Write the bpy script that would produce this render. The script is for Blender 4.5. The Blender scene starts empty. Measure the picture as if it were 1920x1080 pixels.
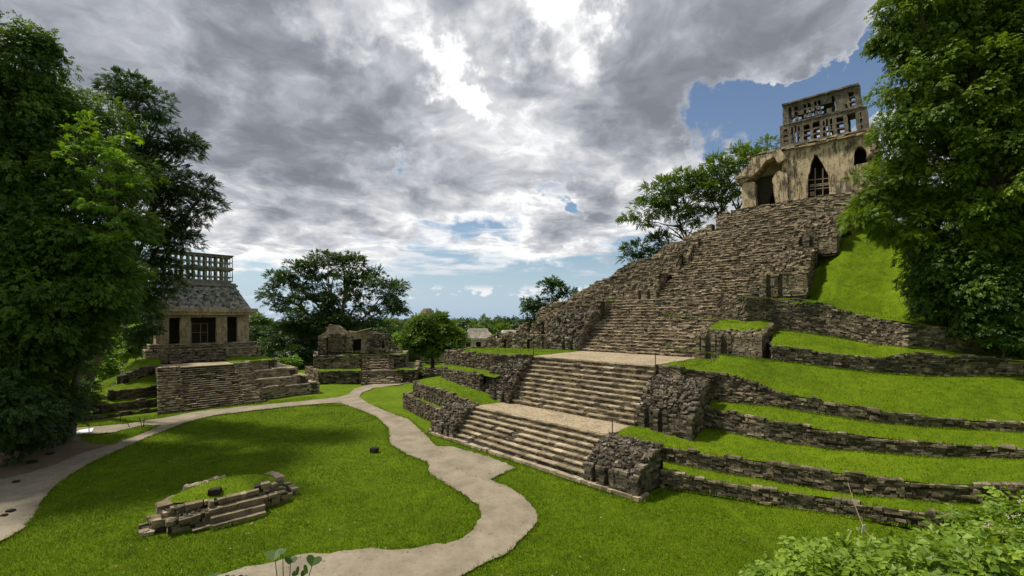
import bpy, math, random
import numpy as np
from mathutils import Vector
R = math.radians
rng = np.random.default_rng(7)
random.seed(7)
S = bpy.context.scene
C = S.collection
# ------------------------------------------------------------------ camera
FPX, HC = 800.0, 10.0                     # focal length in photo pixels, camera height
cam = bpy.data.cameras.new("camera"); camo = bpy.data.objects.new("camera", cam); C.objects.link(camo)
camo.location = (0, 0, HC); camo.rotation_euler = (R(90), 0, 0)
cam.sensor_width = 36; cam.lens = 36 * FPX / 1920; cam.shift_y = 60 / 1920; cam.clip_start = 0.1; cam.clip_end = 40000
S.camera = camo
S.view_settings.view_transform = 'Standard'; S.view_settings.look = 'None'
S.view_settings.exposure = 0.33; S.view_settings.gamma = 1
# ------------------------------------------------------------------ sun
SUN = Vector((-0.52, 0.13, 0.84)).normalized()
sl = bpy.data.lights.new("sun", 'SUN'); slo = bpy.data.objects.new("sun", sl); C.objects.link(slo)
sl.energy = 3.9; sl.angle = R(5); sl.color = (1, .93, .8)
slo.rotation_euler = SUN.to_track_quat('Z', 'Y').to_euler()
# ------------------------------------------------------------------ node helper
class NT:
    def __init__(s, nt): s.nt = nt; s.n = nt.nodes; s.l = nt.links
    def new(s, t, **k):
        n = s.n.new(t)
        for a, b in k.items(): setattr(n, a, b)
        return n
    def put(s, sock, v):
        if isinstance(v, bpy.types.NodeSocket): s.l.new(v, sock)
        elif v is not None:
            try: sock.default_value = v
            except Exception: sock.default_value = (*v, 1) if len(v) == 3 else v
    def math(s, op, a, b=None, c=None, clamp=False):
        n = s.new('ShaderNodeMath', operation=op, use_clamp=clamp)
        s.put(n.inputs[0], a); s.put(n.inputs[1], b); s.put(n.inputs[2], c)
        return n.outputs[0]
    def vmath(s, op, a, b=None, out=0):
        n = s.new('ShaderNodeVectorMath', operation=op)
        s.put(n.inputs[0], a); s.put(n.inputs[1], b)
        return n.outputs[out]
    def noise(s, vec, scale, detail=4, rough=.55, dist=0, out=0):
        n = s.new('ShaderNodeTexNoise'); s.put(n.inputs['Vector'], vec)
        for k, v in (('Scale', scale), ('Detail', detail), ('Roughness', rough), ('Distortion', dist)): s.put(n.inputs[k], v)
        return n.outputs[out]
    def vor(s, vec, scale, feature='F1', out=0, rnd=1):
        n = s.new('ShaderNodeTexVoronoi', feature=feature); s.put(n.inputs['Vector'], vec); s.put(n.inputs['Scale'], scale)
        s.put(n.inputs['Randomness'], rnd)
        return n.outputs[out]
    def ramp(s, f, pts):
        n = s.new('ShaderNodeValToRGB'); e = n.color_ramp.elements
        while len(e) < len(pts): e.new(.5)
        for el, (p, c) in zip(e, pts): el.position = p; el.color = (*c, 1) if len(c) == 3 else c
        s.put(n.inputs[0], f); return n.outputs[0]
    def mix(s, f, a, b, mode='MIX'):
        n = s.new('ShaderNodeMix', data_type='RGBA', blend_type=mode)
        s.put(n.inputs[0], f); s.put(n.inputs[6], a); s.put(n.inputs[7], b); return n.outputs[2]
    def mr(s, v, a, b, c=0, d=1, smooth=False):
        n = s.new('ShaderNodeMapRange', interpolation_type='SMOOTHSTEP' if smooth else 'LINEAR')
        for i, x in enumerate((v, a, b, c, d)): s.put(n.inputs[i], x)
        return n.outputs[0]
    def mapping(s, v, sc=(1, 1, 1), loc=(0, 0, 0)):
        n = s.new('ShaderNodeMapping'); s.put(n.inputs[0], v); n.inputs['Scale'].default_value = sc; n.inputs['Location'].default_value = loc
        return n.outputs[0]
    def bump(s, h, strength=.5, dist=.05, nrm=None):
        n = s.new('ShaderNodeBump'); s.put(n.inputs['Height'], h); n.inputs['Strength'].default_value = strength
        n.inputs['Distance'].default_value = dist
        if nrm: s.l.new(nrm, n.inputs['Normal'])
        return n.outputs[0]
# ------------------------------------------------------------------ sky
W = bpy.data.worlds.new("World"); S.world = W; W.use_nodes = True
def pdir(px, py):
    return Vector(((px - 960) / FPX, 1, (600 - py) / FPX)).normalized()
def build_sky():
    t = NT(W.node_tree); t.n.clear()
    out = t.new('ShaderNodeOutputWorld'); bg = t.new('ShaderNodeBackground'); t.l.new(bg.outputs[0], out.inputs[0])
    sky = t.new('ShaderNodeTexSky', sky_type='NISHITA', sun_disc=False)
    sky.sun_elevation = math.asin(SUN.z); sky.sun_rotation = math.atan2(SUN.x, SUN.y)
    sky.air_density = 1.1; sky.dust_density = .6; sky.ozone_density = 1.6
    tc = t.new('ShaderNodeTexCoord'); d = tc.outputs['Generated']
    sx = t.new('ShaderNodeSeparateXYZ'); t.l.new(d, sx.inputs[0]); z = sx.outputs[2]
    zz = t.math('ADD', t.math('MAXIMUM', z, 0), .17)
    cb = t.new('ShaderNodeCombineXYZ')
    t.put(cb.inputs[0], t.math('DIVIDE', sx.outputs[0], zz)); t.put(cb.inputs[1], t.math('DIVIDE', sx.outputs[1], zz)); cb.inputs[2].default_value = 3.7
    p = cb.outputs[0]
    warp = t.noise(p, 1.6, 4, .55, 0, 1)
    sc = t.vmath('SCALE', warp, None); sc.node.inputs['Scale'].default_value = .45
    pw = t.vmath('ADD', p, sc)
    dw = t.noise(d, 9, 5, .6, 0, 1)
    def spot(px, py, r0, r1, wob=.34):       # an area of sky around one compass direction, with a cloudy edge
        v = pdir(px, py)
        s2 = t.vmath('SCALE', t.vmath('SUBTRACT', dw, (.5, .5, .5)), None); s2.node.inputs['Scale'].default_value = wob
        dp = t.vmath('DOT_PRODUCT', t.vmath('NORMALIZE', t.vmath('ADD', d, s2)), tuple(v), out=1)
        return t.mr(dp, math.cos(R(r1)), math.cos(R(r0)), 0, 1, True)
    big = t.noise(pw, .95, 3, .5)
    med = t.noise(pw, 2.3, 10, .58, .1)
    fine = t.noise(pw, 7, 8, .62, .1)
    billow = t.vor(pw, 4.5, 'SMOOTH_F1'); 
    dens = t.math('ADD', t.math('MULTIPLY', big, .5), t.math('ADD', t.math('MULTIPLY', med, .66), t.math('MULTIPLY', fine, .16)))
    dens = t.math('SUBTRACT', dens, .135)
    dens = t.math('SUBTRACT', dens, t.math('MULTIPLY', billow, .12))
    dens = t.math('ADD', dens, t.mr(z, .07, .25, -.07, .175, True))
    for a in ((1400, 235, 1, 6.5, -.42), (1470, 220, 1, 5, -.3), (1560, 180, 1, 5, -.36), (1630, 165, 1, 5, -.3), (1050, 365, .3, 3.2, -.2), (735, 293, .2, 1.2, -.16), (1230, 320, .3, 2.5, -.15), (720, 60, 10, 40, .05),
              (1080, 455, 2, 8, .17), (930, 380, 4, 14, .1), (560, 400, 4, 18, .07), (900, 490, 3, 14, -.12), (480, 440, 2, 9, -.06), (1060, 362, .3, 2.6, -.14), (930, 410, .5, 4, -.09), (1090, 520, 3, 10, -.12), (420, 520, 2, 10, -.03), (540, 330, 5, 14, .1), (1300, 60, 5, 25, .1)):
        dens = t.math('ADD', dens, t.math('MULTIPLY', spot(*a[:4]), a[4]))
    cov = t.mr(dens, .44, .625, 0, 1, True)
    # flat streaks and small cumulus low over the horizon
    sv = t.mapping(d, (2.2, 2.2, 17), (3, 1, .4)); st = t.noise(t.vmath('ADD', sv, t.noise(sv, 1.2, 3, .5, 0, 1)), 1.35, 9, .6)
    stc = t.math('MULTIPLY', t.mr(st, .50, .64, 0, 1, True), t.math('MULTIPLY', t.mr(z, .075, .13, 0, 1, True), t.mr(z, .34, .22, 0, 1, True)))
    cv = t.mapping(d, (9, 9, 15), (1.7, .6, 0)); cu = t.noise(cv, 1.6, 8, .6)
    cuc = t.math('MULTIPLY', t.mr(cu, .53, .60, 0, 1, True), t.math('MULTIPLY', t.mr(z, .035, .05, 0, 1, True), t.mr(z, .085, .066, 0, 1, True)))
    extra = t.math('MAXIMUM', stc, cuc)
    lit = t.math('ADD', t.math('MULTIPLY', t.noise(t.mapping(pw, loc=(.16, .12, .05)), 2.3, 10, .58, .1), .75), t.math('MULTIPLY', t.noise(pw, .8, 2, .5), .5))
    thick = t.mr(dens, .52, .9, 0, 1)
    shade = t.math('SUBTRACT', .90, t.math('MULTIPLY', thick, .42))
    shade = t.math('ADD', shade, t.mr(lit, .44, .84, .26, -.26))
    m2 = t.noise(t.mapping(pw, loc=(4, 2, 1)), 4.2, 6, .55, .2)
    shade = t.math('ADD', shade, t.mr(m2, .36, .64, -.21, .21))
    shade = t.math('ADD', shade, t.mr(fine, .3, .7, .12, -.12))
    shade = t.math('SUBTRACT', shade, t.mr(z, .1, .5, .02, .24, True))
    glow = None
    for a in ((1050, 30, 1, 7, .7), (960, 5, 1, 6, .4), (690, 15, 1, 7, .6), (830, 100, .5, 4, .5), (880, 175, .5, 4, .7), (900, 130, 4, 18, .16), (950, 300, 5, 26, .12), (330, 20, 2, 8, .12), (450, 500, 3, 14, .2), (1600, 80, 1, 7, .15), (1010, 440, 3, 14, .1)):
        g = t.math('MULTIPLY', spot(*a[:4]), a[4]); glow = g if glow is None else t.math('ADD', glow, g)
    for a in ((200, 60, 5, 26, .14), (1400, 30, 5, 22, .10), (600, 260, 3, 14, .1), (520, 340, 2, 9, .15), (1110, 450, 2, 6, .22), (1230, 120, 3, 12, .12), (760, 190, 2, 9, .12)):
        glow = t.math('SUBTRACT', glow, t.math('MULTIPLY', spot(*a[:4]), a[4]))
    shade = t.math('ADD', shade, t.math('MULTIPLY', glow, t.mr(lit, .45, .75, 1.1, .5)))
    col = t.ramp(shade, [(0, (.175, .19, .22)), (.22, (.225, .24, .275)), (.42, (.315, .335, .37)), (.64, (.44, .455, .485)), (.86, (.60, .61, .625)), (1, (.80, .80, .80))])
    skc = t.vmath('SCALE', sky.outputs[0], None); skc.node.inputs['Scale'].default_value = .085
    hazec = t.mix(t.mr(z, 0, .16, .75, 0, True), skc, (.32, .46, .64, 1))
    exc = t.ramp(t.mr(st, .5, .85), [(0, (.72, .72, .74)), (.45, (.66, .66, .70)), (1, (.42, .43, .48))])
    full = t.mix(cov, t.mix(extra, hazec, exc), col)
    t.l.new(full, bg.inputs[0]); bg.inputs[1].default_value = 1.0
build_sky()
# ------------------------------------------------------------------ geometry helpers
UA = np.array([-.7115, .7027]); VB = np.array([.7027, .7115]); NC = np.array([6.93, 23.6])
def fr(a, b, z=0.):                       # pyramid frame: a along the stairs, b up the pyramid
    q = NC + a * UA + b * VB
    return np.array([q[0], q[1], z])
def P(px, py, z):                         # where the line of sight of a photo point meets height z
    D = (HC - z) * FPX / (py - 600)
    return np.array([(px - 960) / FPX * D, D, z])
def PD(px, py, D): return np.array([(px - 960) / FPX * D, D, HC + (600 - py) / FPX * D])
def tag(o, label=None, cat=None, group=None, kind=None):
    if label: o['label'] = label
    if cat: o['category'] = cat
    if group: o['group'] = group
    if kind: o['kind'] = kind
    return o
def empty(name, loc=(0, 0, 0), label=None, cat=None, group=None):
    o = bpy.data.objects.new(name, None); C.objects.link(o); o.location = loc; o.empty_display_size = .3
    return tag(o, label, cat, group)
def mk(name, V, F, mat, parent=None, tint=None, smooth=False):
    """V (n,3); F list of arrays of faces or one array; geometry given in world space"""
    V = np.asarray(V, float).reshape(-1, 3)
    Fs = F if isinstance(F, list) and isinstance(F[0], np.ndarray) else [F]
    Fs = [np.asarray(f, np.int64) for f in Fs if len(f)]
    off = np.array(parent_loc(parent)); V = V - off
    me = bpy.data.meshes.new(name)
    me.vertices.add(len(V)); me.vertices.foreach_set('co', V.astype(np.float32).ravel())
    loops = np.concatenate([f.ravel() for f in Fs]); cnt = np.concatenate([np.full(len(f), f.shape[1]) for f in Fs])
    me.loops.add(len(loops)); me.loops.foreach_set('vertex_index', loops.astype(np.int32))
    st = np.concatenate([[0], np.cumsum(cnt)[:-1]])
    me.polygons.add(len(cnt)); me.polygons.foreach_set('loop_start', st.astype(np.int32))
    me.update(calc_edges=True)
    me.polygons.foreach_set('use_smooth', [bool(smooth)] * len(cnt))
    if tint is not None:
        at = me.attributes.new('tint', 'FLOAT', 'POINT'); at.data.foreach_set('value', np.asarray(tint, np.float32))
    me.validate()
    for m in (mat if isinstance(mat, list) else [mat]): me.materials.append(m)
    o = bpy.data.objects.new(name, me); C.objects.link(o)
    if parent: o.parent = parent
    return o
def parent_loc(p):
    x = Vector((0, 0, 0))
    while p is not None: x += p.location; p = p.parent
    return x
BF = np.array([[0, 3, 2, 1], [4, 5, 6, 7], [0, 1, 5, 4], [1, 2, 6, 5], [2, 3, 7, 6], [3, 0, 4, 7]])
BC = np.array([[-1, -1, -1], [1, -1, -1], [1, 1, -1], [-1, 1, -1], [-1, -1, 1], [1, -1, 1], [1, 1, 1], [-1, 1, 1]], float)
class Acc:                                 # collects boxes (stones) and loose faces into ONE mesh
    def __init__(s): s.c = []; s.h = []; s.ax = []; s.j = []; s.t = []; s.xv = []; s.xf = []; s.xt = []; s.nx = 0
    def box(s, c, h, x=(1, 0, 0), y=(0, 1, 0), z=(0, 0, 1), j=.0, t=.5):
        s.c.append(c); s.h.append(h); s.ax.append((x, y, z)); s.j.append(j); s.t.append(t)
    def faces(s, V, F, t=.5):
        V = np.asarray(V, float); s.xf.append(np.asarray(F) + s.nx); s.xv.append(V); s.xt.append(np.full(len(V), t)); s.nx += len(V)
    def hexa(s, V8, t=.5): s.faces(V8, BF, t)
    def build(s, name, mat, parent=None, smooth=False):
        V = []; F = []; T = []; n0 = 0
        if s.c:
            c = np.array(s.c); h = np.array(s.h); ax = np.array(s.ax); j = np.array(s.j); n = len(c)
            loc = BC[None] * h[:, None, :]
            w = c[:, None, :] + np.einsum('nki,nij->nkj', loc, ax) + rng.uniform(-1, 1, (n, 8, 3)) * j[:, None, None]
            V.append(w.reshape(-1, 3)); F.append((BF[None] + 8 * np.arange(n)[:, None, None]).reshape(-1, 4)); T.append(np.repeat(s.t, 8)); n0 = 8 * n
        if s.xv:
            V.append(np.concatenate(s.xv)); T.append(np.concatenate(s.xt))
            for f in s.xf: F.append(f + n0)
        return mk(name, np.concatenate(V), F, mat, parent, np.concatenate(T), smooth)
def seglerp(pts, s, cum):
    i = min(max(np.searchsorted(cum, s, side='right') - 1, 0), len(pts) - 2)
    f = (s - cum[i]) / max(cum[i + 1] - cum[i], 1e-6)
    return pts[i] + (pts[i + 1] - pts[i]) * f, i
def wall(acc, path, out=1, ch=.17, sl=.4, th=.32, proud=.035, jit=.02, rag=.5, batter=.0, tb=.5, core=.5, capt=.1, ts=.22):
    """dry-stone wall along path [(x,y,zb,zt)...]; out=+1 faces right of the walking direction"""
    pts = np.array(path, float); dxy = np.diff(pts[:, :2], axis=0); L = np.hypot(*dxy.T); cum = np.concatenate([[0], np.cumsum(L)])
    tot = cum[-1]; hmax = (pts[:, 3] - pts[:, 2]).max(); nk = int(math.ceil(hmax / ch)) + 1
    wob = rng.uniform(-1, 1, 64)
    z = 0.; k = 0
    while z < hmax + .05:
        hh = ch * random.uniform(.8, 1.25)
        s = -random.random() * sl * .5
        while s < tot:
            l = sl * random.choice((random.uniform(.35, .8), random.uniform(.7, 1.3), random.uniform(1.2, 2.1))) * (.8 + hh / ch * .2); m = s + l / 2; s += l
            if m < .02 or m > tot - .02: continue
            l = min(l, 2 * m + .05, 2 * (tot - m) + .05)
            q, i = seglerp(pts, m, cum); h = q[3] - q[2]
            lim = h + rag * ch * (wob[int(m * 1.3) % 64])
            if z + hh * .5 > lim: continue
            u = np.array([*dxy[i] / L[i], 0]); o = np.array([u[1], -u[0], 0]) * out
            du = pts[i + 1, 2] - pts[i, 2]; u3 = np.array([u[0], u[1], du / L[i]]); u3 /= np.linalg.norm(u3)
            top = z + hh * 1.5 > lim
            pr = random.uniform(-proud, proud) + (capt * .3 if top else 0)
            c = np.array([q[0], q[1], q[2] + z + hh / 2]) + o * (pr - th / 2 - batter * z)
            acc.box(c, (l / 2 * .965, th / 2 + (.02 if top else 0), hh / 2 * random.uniform(.86, .98)), u3, o, (0, 0, 1), jit, min(1, max(0, random.gauss(tb + (.1 if top else 0), ts))))
        z += hh; k += 1
    for i in range(len(pts) - 1):
        if L[i] < .05: continue
        u = np.array([*dxy[i] / L[i], 0]); o = np.array([u[1], -u[0], 0]) * out
        V = []
        for zz, kk in ((2, -1), (3, 1)):
            A, B = pts[i], pts[i + 1]
            ia = .07; ha = (A[3] - A[2]) * batter if zz == 3 else 0; hb = (B[3] - B[2]) * batter if zz == 3 else 0
            a0 = np.array([A[0], A[1], A[zz] - (.08 if zz == 3 else .25)]); b0 = np.array([B[0], B[1], B[zz] - (.08 if zz == 3 else .25)])
            V += [a0 - o * (ia + ha), b0 - o * (ia + hb), b0 - o * (core + hb), a0 - o * (core + ha)]
        acc.hexa(V if out < 0 else [V[j] for j in (1, 0, 3, 2, 5, 4, 7, 6)], .0)
def rubble(acc, corners, n, size=.15, t=.4, lift=.0):
    """loose stones strewn over the bilinear patch corners (4 points)"""
    c = np.array(corners)
    for _ in range(n):
        u, v = random.random(), random.random()
        p = (c[0] * (1 - u) + c[1] * u) * (1 - v) + (c[3] * (1 - u) + c[2] * u) * v
        q = rng.normal(size=(3, 3)); q[2] += (0, 0, 2.4); z = q[2] / np.linalg.norm(q[2]); x = np.cross(q[0], z); x /= np.linalg.norm(x); y = np.cross(z, x)
        s = size * random.uniform(.5, 1.4)
        acc.box(p + z * (lift + s * .1), (s, s * random.uniform(.5, .9), s * random.uniform(.3, .6)), x, y, z, s * .14, min(1, max(0, random.gauss(t, .25))))
def hfield(name, A, B, nb, mat, parent=None, amp=.06, na=None, lift=.0, f=None):
    """turf sheet between two polylines with equal point counts"""
    A = np.array(A, float); B = np.array(B, float)
    if na:
        def rs(Q):
            c = np.concatenate([[0], np.cumsum(np.linalg.norm(np.diff(Q, axis=0), axis=1) + 1e-6)]); c /= c[-1]; base = np.linspace(0, len(Q) - 1, na)
            return np.stack([np.interp(base, np.arange(len(Q)), Q[:, k]) for k in range(3)], 1)
        A, B = rs(A), rs(B)
    n = len(A); V = []
    for j in range(nb + 1):
        w = j / nb; row = A * (1 - w) + B * w
        e = min(1, 4 * w * (1 - w) + .15)
        row[:, 2] += e * amp * (np.sin(row[:, 0] * 1.7 + row[:, 1] * .9) * .5 + np.sin(row[:, 0] * .8 - row[:, 1] * 2.3 + 1) * .5 + rng.uniform(-.4, .4, n)) + lift
        if f: row[:, 2] += np.array([f(i / (n - 1), w) for i in range(n)])
        V.append(row)
    V = np.concatenate(V); i = np.arange(nb)[:, None] * n + np.arange(n - 1)[None]
    F = np.stack([i, i + 1, i + n + 1, i + n], -1).reshape(-1, 4)
    o = mk(name, V, F, mat, parent, smooth=True); TURF.append((V, F)); return o
TURF = []
# ------------------------------------------------------------------ materials
def newmat(name):
    m = bpy.data.materials.new(name); m.use_nodes = True; t = NT(m.node_tree); t.n.clear()
    o = t.new('ShaderNodeOutputMaterial'); b = t.new('ShaderNodeBsdfPrincipled'); t.l.new(b.outputs[0], o.inputs[0])
    b.inputs['Roughness'].default_value = .85; b.inputs['Specular IOR Level'].default_value = .25
    g = t.new('ShaderNodeNewGeometry')
    return m, t, b, o, g.outputs['Position']
def attr(t, n='tint'):
    a = t.new('ShaderNodeAttribute'); a.attribute_name = n; return a.outputs['Fac']
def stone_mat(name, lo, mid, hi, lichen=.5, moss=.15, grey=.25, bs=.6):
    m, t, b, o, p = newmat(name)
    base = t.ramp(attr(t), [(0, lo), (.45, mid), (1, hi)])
    n1 = t.noise(p, 1.1, 6, .6); n2 = t.noise(p, 14, 5, .65); n3 = t.noise(p, .35, 3, .5)
    base = t.mix(t.mr(n2, .35, .75, 0, .45), base, t.vmath('MULTIPLY', base, (.55, .5, .45)))
    dark = t.math('MULTIPLY', t.mr(t.math('ADD', n1, t.math('MULTIPLY', n2, .35)), .58, .8, 0, 1), lichen)
    base = t.mix(dark, base, (.035, .03, .024, 1))
    g = t.noise(p, 2.7, 6, .65, .4)
    base = t.mix(t.mr(g, .58, .70, 0, grey), base, (.30, .31, .31, 1))
    base = t.mix(t.math('MULTIPLY', t.mr(n3, .52, .68, 0, 1), t.mr(n2, .4, .6, 0, moss)), base, (.07, .10, .02, 1))
    t.l.new(base, b.inputs['Base Color'])
    t.l.new(t.bump(t.math('ADD', n2, t.math('MULTIPLY', t.noise(p, 45, 3, .6), .4)), bs, .05), b.inputs['Normal'])
    return m
M = {}
M['stone'] = stone_mat('weathered_limestone', (.04, .032, .022), (.235, .185, .115), (.46, .38, .26), .6, .12, .3)
M['stone_tan'] = stone_mat('sunbleached_limestone', (.06, .048, .032), (.335, .27, .18), (.60, .505, .36), .42, .06, .08)
M['stone_dark'] = stone_mat('mossy_limestone', (.02, .016, .01), (.15, .118, .075), (.38, .31, .22), .7, .25, .15)
M['rubble'] = stone_mat('rubble_limestone', (.022, .018, .013), (.14, .115, .08), (.36, .31, .24), .5, .12, .15)
M['soil_core'] = stone_mat('wall_core_mortar', (.03, .024, .016), (.05, .04, .028), (.08, .065, .045), .3, .2, 0)
def plaster_mat(name, c1, c2, stain=.8, stripe=1.0):
    m, t, b, o, p = newmat(name)
    n1 = t.noise(p, 1.6, 7, .62); n2 = t.noise(p, 9, 6, .65)
    base = t.mix(t.mr(n1, .35, .65), c1, c2)
    st = t.noise(t.mapping(p, (2.4, 2.4, .42)), 1.5, 8, .7, .6)
    base = t.mix(t.math('MULTIPLY', t.mr(t.math('ADD', t.math('MULTIPLY', st, .75), t.math('MULTIPLY', t.noise(p, .7, 3, .5), .3)), .515, .595), stain * stripe), base, (.04, .03, .022, 1))
    bl = t.noise(p, .9, 8, .7)
    base = t.mix(t.math('MULTIPLY', t.mr(bl, .53, .63), stain), base, (.07, .058, .045, 1))
    base = t.mix(t.mr(n2, .55, .75, 0, .5), base, (.18, .14, .09, 1))
    t.l.new(base, b.inputs['Base Color'])
    cr = t.vor(t.mapping(p, (1, 1, 2.2)), 2.6, 'DISTANCE_TO_EDGE')
    t.l.new(t.bump(t.math('ADD', t.math('ADD', n2, n1), t.mr(cr, 0, .06, -.5, 0)), .7, .08), b.inputs['Normal'])
    return m
M['plaster'] = plaster_mat('cream_stucco', (.62, .50, .33, 1), (.46, .36, .22, 1), .8)
M['plaster_sun'] = plaster_mat('carved_stucco', (.50, .40, .27, 1), (.34, .26, .165, 1), .45)
M['comb'] = plaster_mat('blackened_comb_stone', (.22, .19, .14, 1), (.12, .10, .075, 1), .85, .6)
M['comb_sun'] = plaster_mat('lichen_comb_stone', (.30, .29, .24, 1), (.17, .17, .13, 1), .5, .5)
M['pale'] = plaster_mat('pale_lime_plaster', (.62, .56, .48, 1), (.42, .36, .28, 1), .35)
def frieze_mat():
    m, t, b, o, p = newmat('eroded_roof_stucco')
    n1 = t.noise(p, 2.6, 7, .68, .5); v = t.vor(t.mapping(p, (1, 1, 1)), 2.4, 'F1', 0); n2 = t.noise(p, 12, 5, .6)
    base = t.mix(t.mr(n1, .42, .6), (.36, .37, .36, 1), (.22, .18, .12, 1))
    base = t.mix(t.mr(t.math('ADD', n1, t.math('MULTIPLY', v, .3)), .66, .8), base, (.045, .042, .035, 1))
    base = t.mix(t.mr(n2, .6, .75, 0, .6), base, (.42, .42, .40, 1))
    t.l.new(base, b.inputs['Base Color']); b.inputs['Roughness'].default_value = .7
    t.l.new(t.bump(t.math('ADD', n1, t.math('MULTIPLY', n2, .3)), 1, .25), b.inputs['Normal'])
    return m
M['frieze'] = frieze_mat()
def flag_mat():
    m, t, b, o, p = newmat('flagstone_paving')
    w = t.vmath('ADD', p, t.vmath('MULTIPLY', t.noise(p, 3, 3, .5, 0, 1), (.25, .25, .25)))
    v = t.vor(w, 1.9, 'DISTANCE_TO_EDGE'); cc = t.vor(w, 1.9, 'F1', 1); n = t.noise(p, 6, 6, .65); n1 = t.noise(p, .7, 4, .6)
    base = t.mix(t.mr(n, .3, .75), (.46, .38, .26, 1), (.29, .23, .15, 1))
    base = t.mix(t.mr(n1, .45, .7, 0, .5), base, (.2, .165, .11, 1))
    base = t.mix(.25, base, t.mix(.7, cc, (.4, .36, .28, 1)), 'SOFT_LIGHT')
    base = t.mix(t.mr(v, .0, .045, .75, 0), base, (.1, .08, .05, 1))
    t.l.new(base, b.inputs['Base Color']); t.l.new(t.bump(t.math('ADD', t.mr(v, 0, .06), n), .5, .05), b.inputs['Normal'])
    return m
M['flag'] = flag_mat()
def grass_mat(name, dark, midc, light, dry=.25):
    m, t, b, o, p = newmat(name)
    n0 = t.noise(p, .22, 5, .6); n1 = t.noise(p, 1.5, 7, .68); n2 = t.noise(p, 11, 5, .7); n3 = t.noise(t.mapping(p, (1, 1, .5)), 48, 3, .7)
    f = t.math('ADD', t.math('ADD', t.math('MULTIPLY', n0, .3), t.math('MULTIPLY', n1, .35)), t.math('MULTIPLY', n2, .38))
    base = t.ramp(f, [(.38, dark), (.52, midc), (.68, light)])
    base = t.mix(t.mr(n3, .3, .72, 0, .55), t.vmath('MULTIPLY', base, (.45, .5, .4)), t.vmath('MULTIPLY', base, (1.45, 1.35, 1.3)))
    base = t.mix(t.math('MULTIPLY', t.mr(n1, .62, .75), dry), base, (.14, .105, .045, 1))
    t.l.new(base, b.inputs['Base Color']); b.inputs['Roughness'].default_value = .9
    b.inputs['Specular IOR Level'].default_value = .1
    t.l.new(t.bump(t.math('ADD', t.math('MULTIPLY', n3, .6), t.math('ADD', n2, t.math('MULTIPLY', n1, 1.5))), .8, .1), b.inputs['Normal'])
    return m
M['grass'] = grass_mat('mown_grass', (.07, .115, .005), (.15, .235, .007), (.25, .355, .012))
M['turf'] = grass_mat('terrace_turf', (.075, .125, .005), (.165, .255, .007), (.28, .38, .014), .3)
def soil_mat(name, c1, c2, c3):
    m, t, b, o, p = newmat(name)
    n1 = t.noise(p, .6, 5, .6); n2 = t.noise(p, 5, 6, .7); n3 = t.noise(p, 60, 3, .8); n4 = t.vor(p, 30, 'F1', 0)
    base = t.mix(t.mr(n1, .35, .65), c1, c2); base = t.mix(t.mr(n2, .5, .8, 0, .55), base, c3)
    base = t.mix(t.mr(n3, .35, .7, 0, .5), base, t.vmath('MULTIPLY', base, (.55, .55, .55)))
    base = t.mix(t.mr(n4, .0, .18, .25, 0), base, (.55, .5, .42, 1))
    t.l.new(base, b.inputs['Base Color']); t.l.new(t.bump(t.math('ADD', n3, n2), .5, .03), b.inputs['Normal'])
    return m
M['gravel'] = soil_mat('gravel_path', (.335, .285, .21, 1), (.22, .185, .13, 1), (.11, .095, .06, 1))
M['dirt'] = soil_mat('bare_dirt', (.2, .145, .09, 1), (.13, .095, .06, 1), (.07, .055, .03, 1))
def leaf_mat(name, c0, c1, c2, trans=.35, spec=.35):
    m, t, b, o, p = newmat(name)
    a = attr(t); base = t.ramp(a, [(0, c0), (.5, c1), (1, c2)])
    n = t.noise(p, .8, 3, .6); base = t.mix(t.mr(n, .35, .7, 0, .45), base, t.vmath('MULTIPLY', base, (.6, .68, .55)))
    t.l.new(base, b.inputs['Base Color']); b.inputs['Roughness'].default_value = .5; b.inputs['Specular IOR Level'].default_value = spec
    tr = t.new('ShaderNodeBsdfTranslucent'); t.l.new(t.vmath('MULTIPLY', base, (1.5, 1.35, .6)), tr.inputs[0])
    ms = t.new('ShaderNodeMixShader'); ms.inputs[0].default_value = trans; t.l.new(b.outputs[0], ms.inputs[1]); t.l.new(tr.outputs[0], ms.inputs[2])
    t.l.new(ms.outputs[0], o.inputs[0]); return m
M['leaf_mid'] = leaf_mat('jungle_leaves', (.03, .07, .008), (.075, .15, .012), (.15, .24, .02))
M['leaf_dark'] = leaf_mat('dark_jungle_leaves', (.017, .042, .01), (.034, .08, .013), (.07, .135, .02), .28)
M['leaf_lime'] = leaf_mat('lime_leaves', (.10, .20, .016), (.17, .31, .025), (.26, .42, .04), .42)
M['leaf_right'] = leaf_mat('yellow_green_leaves', (.035, .075, .006), (.115, .2, .01), (.24, .335, .018), .38)
M['leaf_bush'] = leaf_mat('undergrowth_leaves', (.07, .13, .012), (.15, .25, .02), (.30, .42, .05), .35)
M['leaf_far'] = leaf_mat('distant_leaves', (.03, .06, .018), (.06, .11, .03), (.11, .17, .04), .2)
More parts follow.
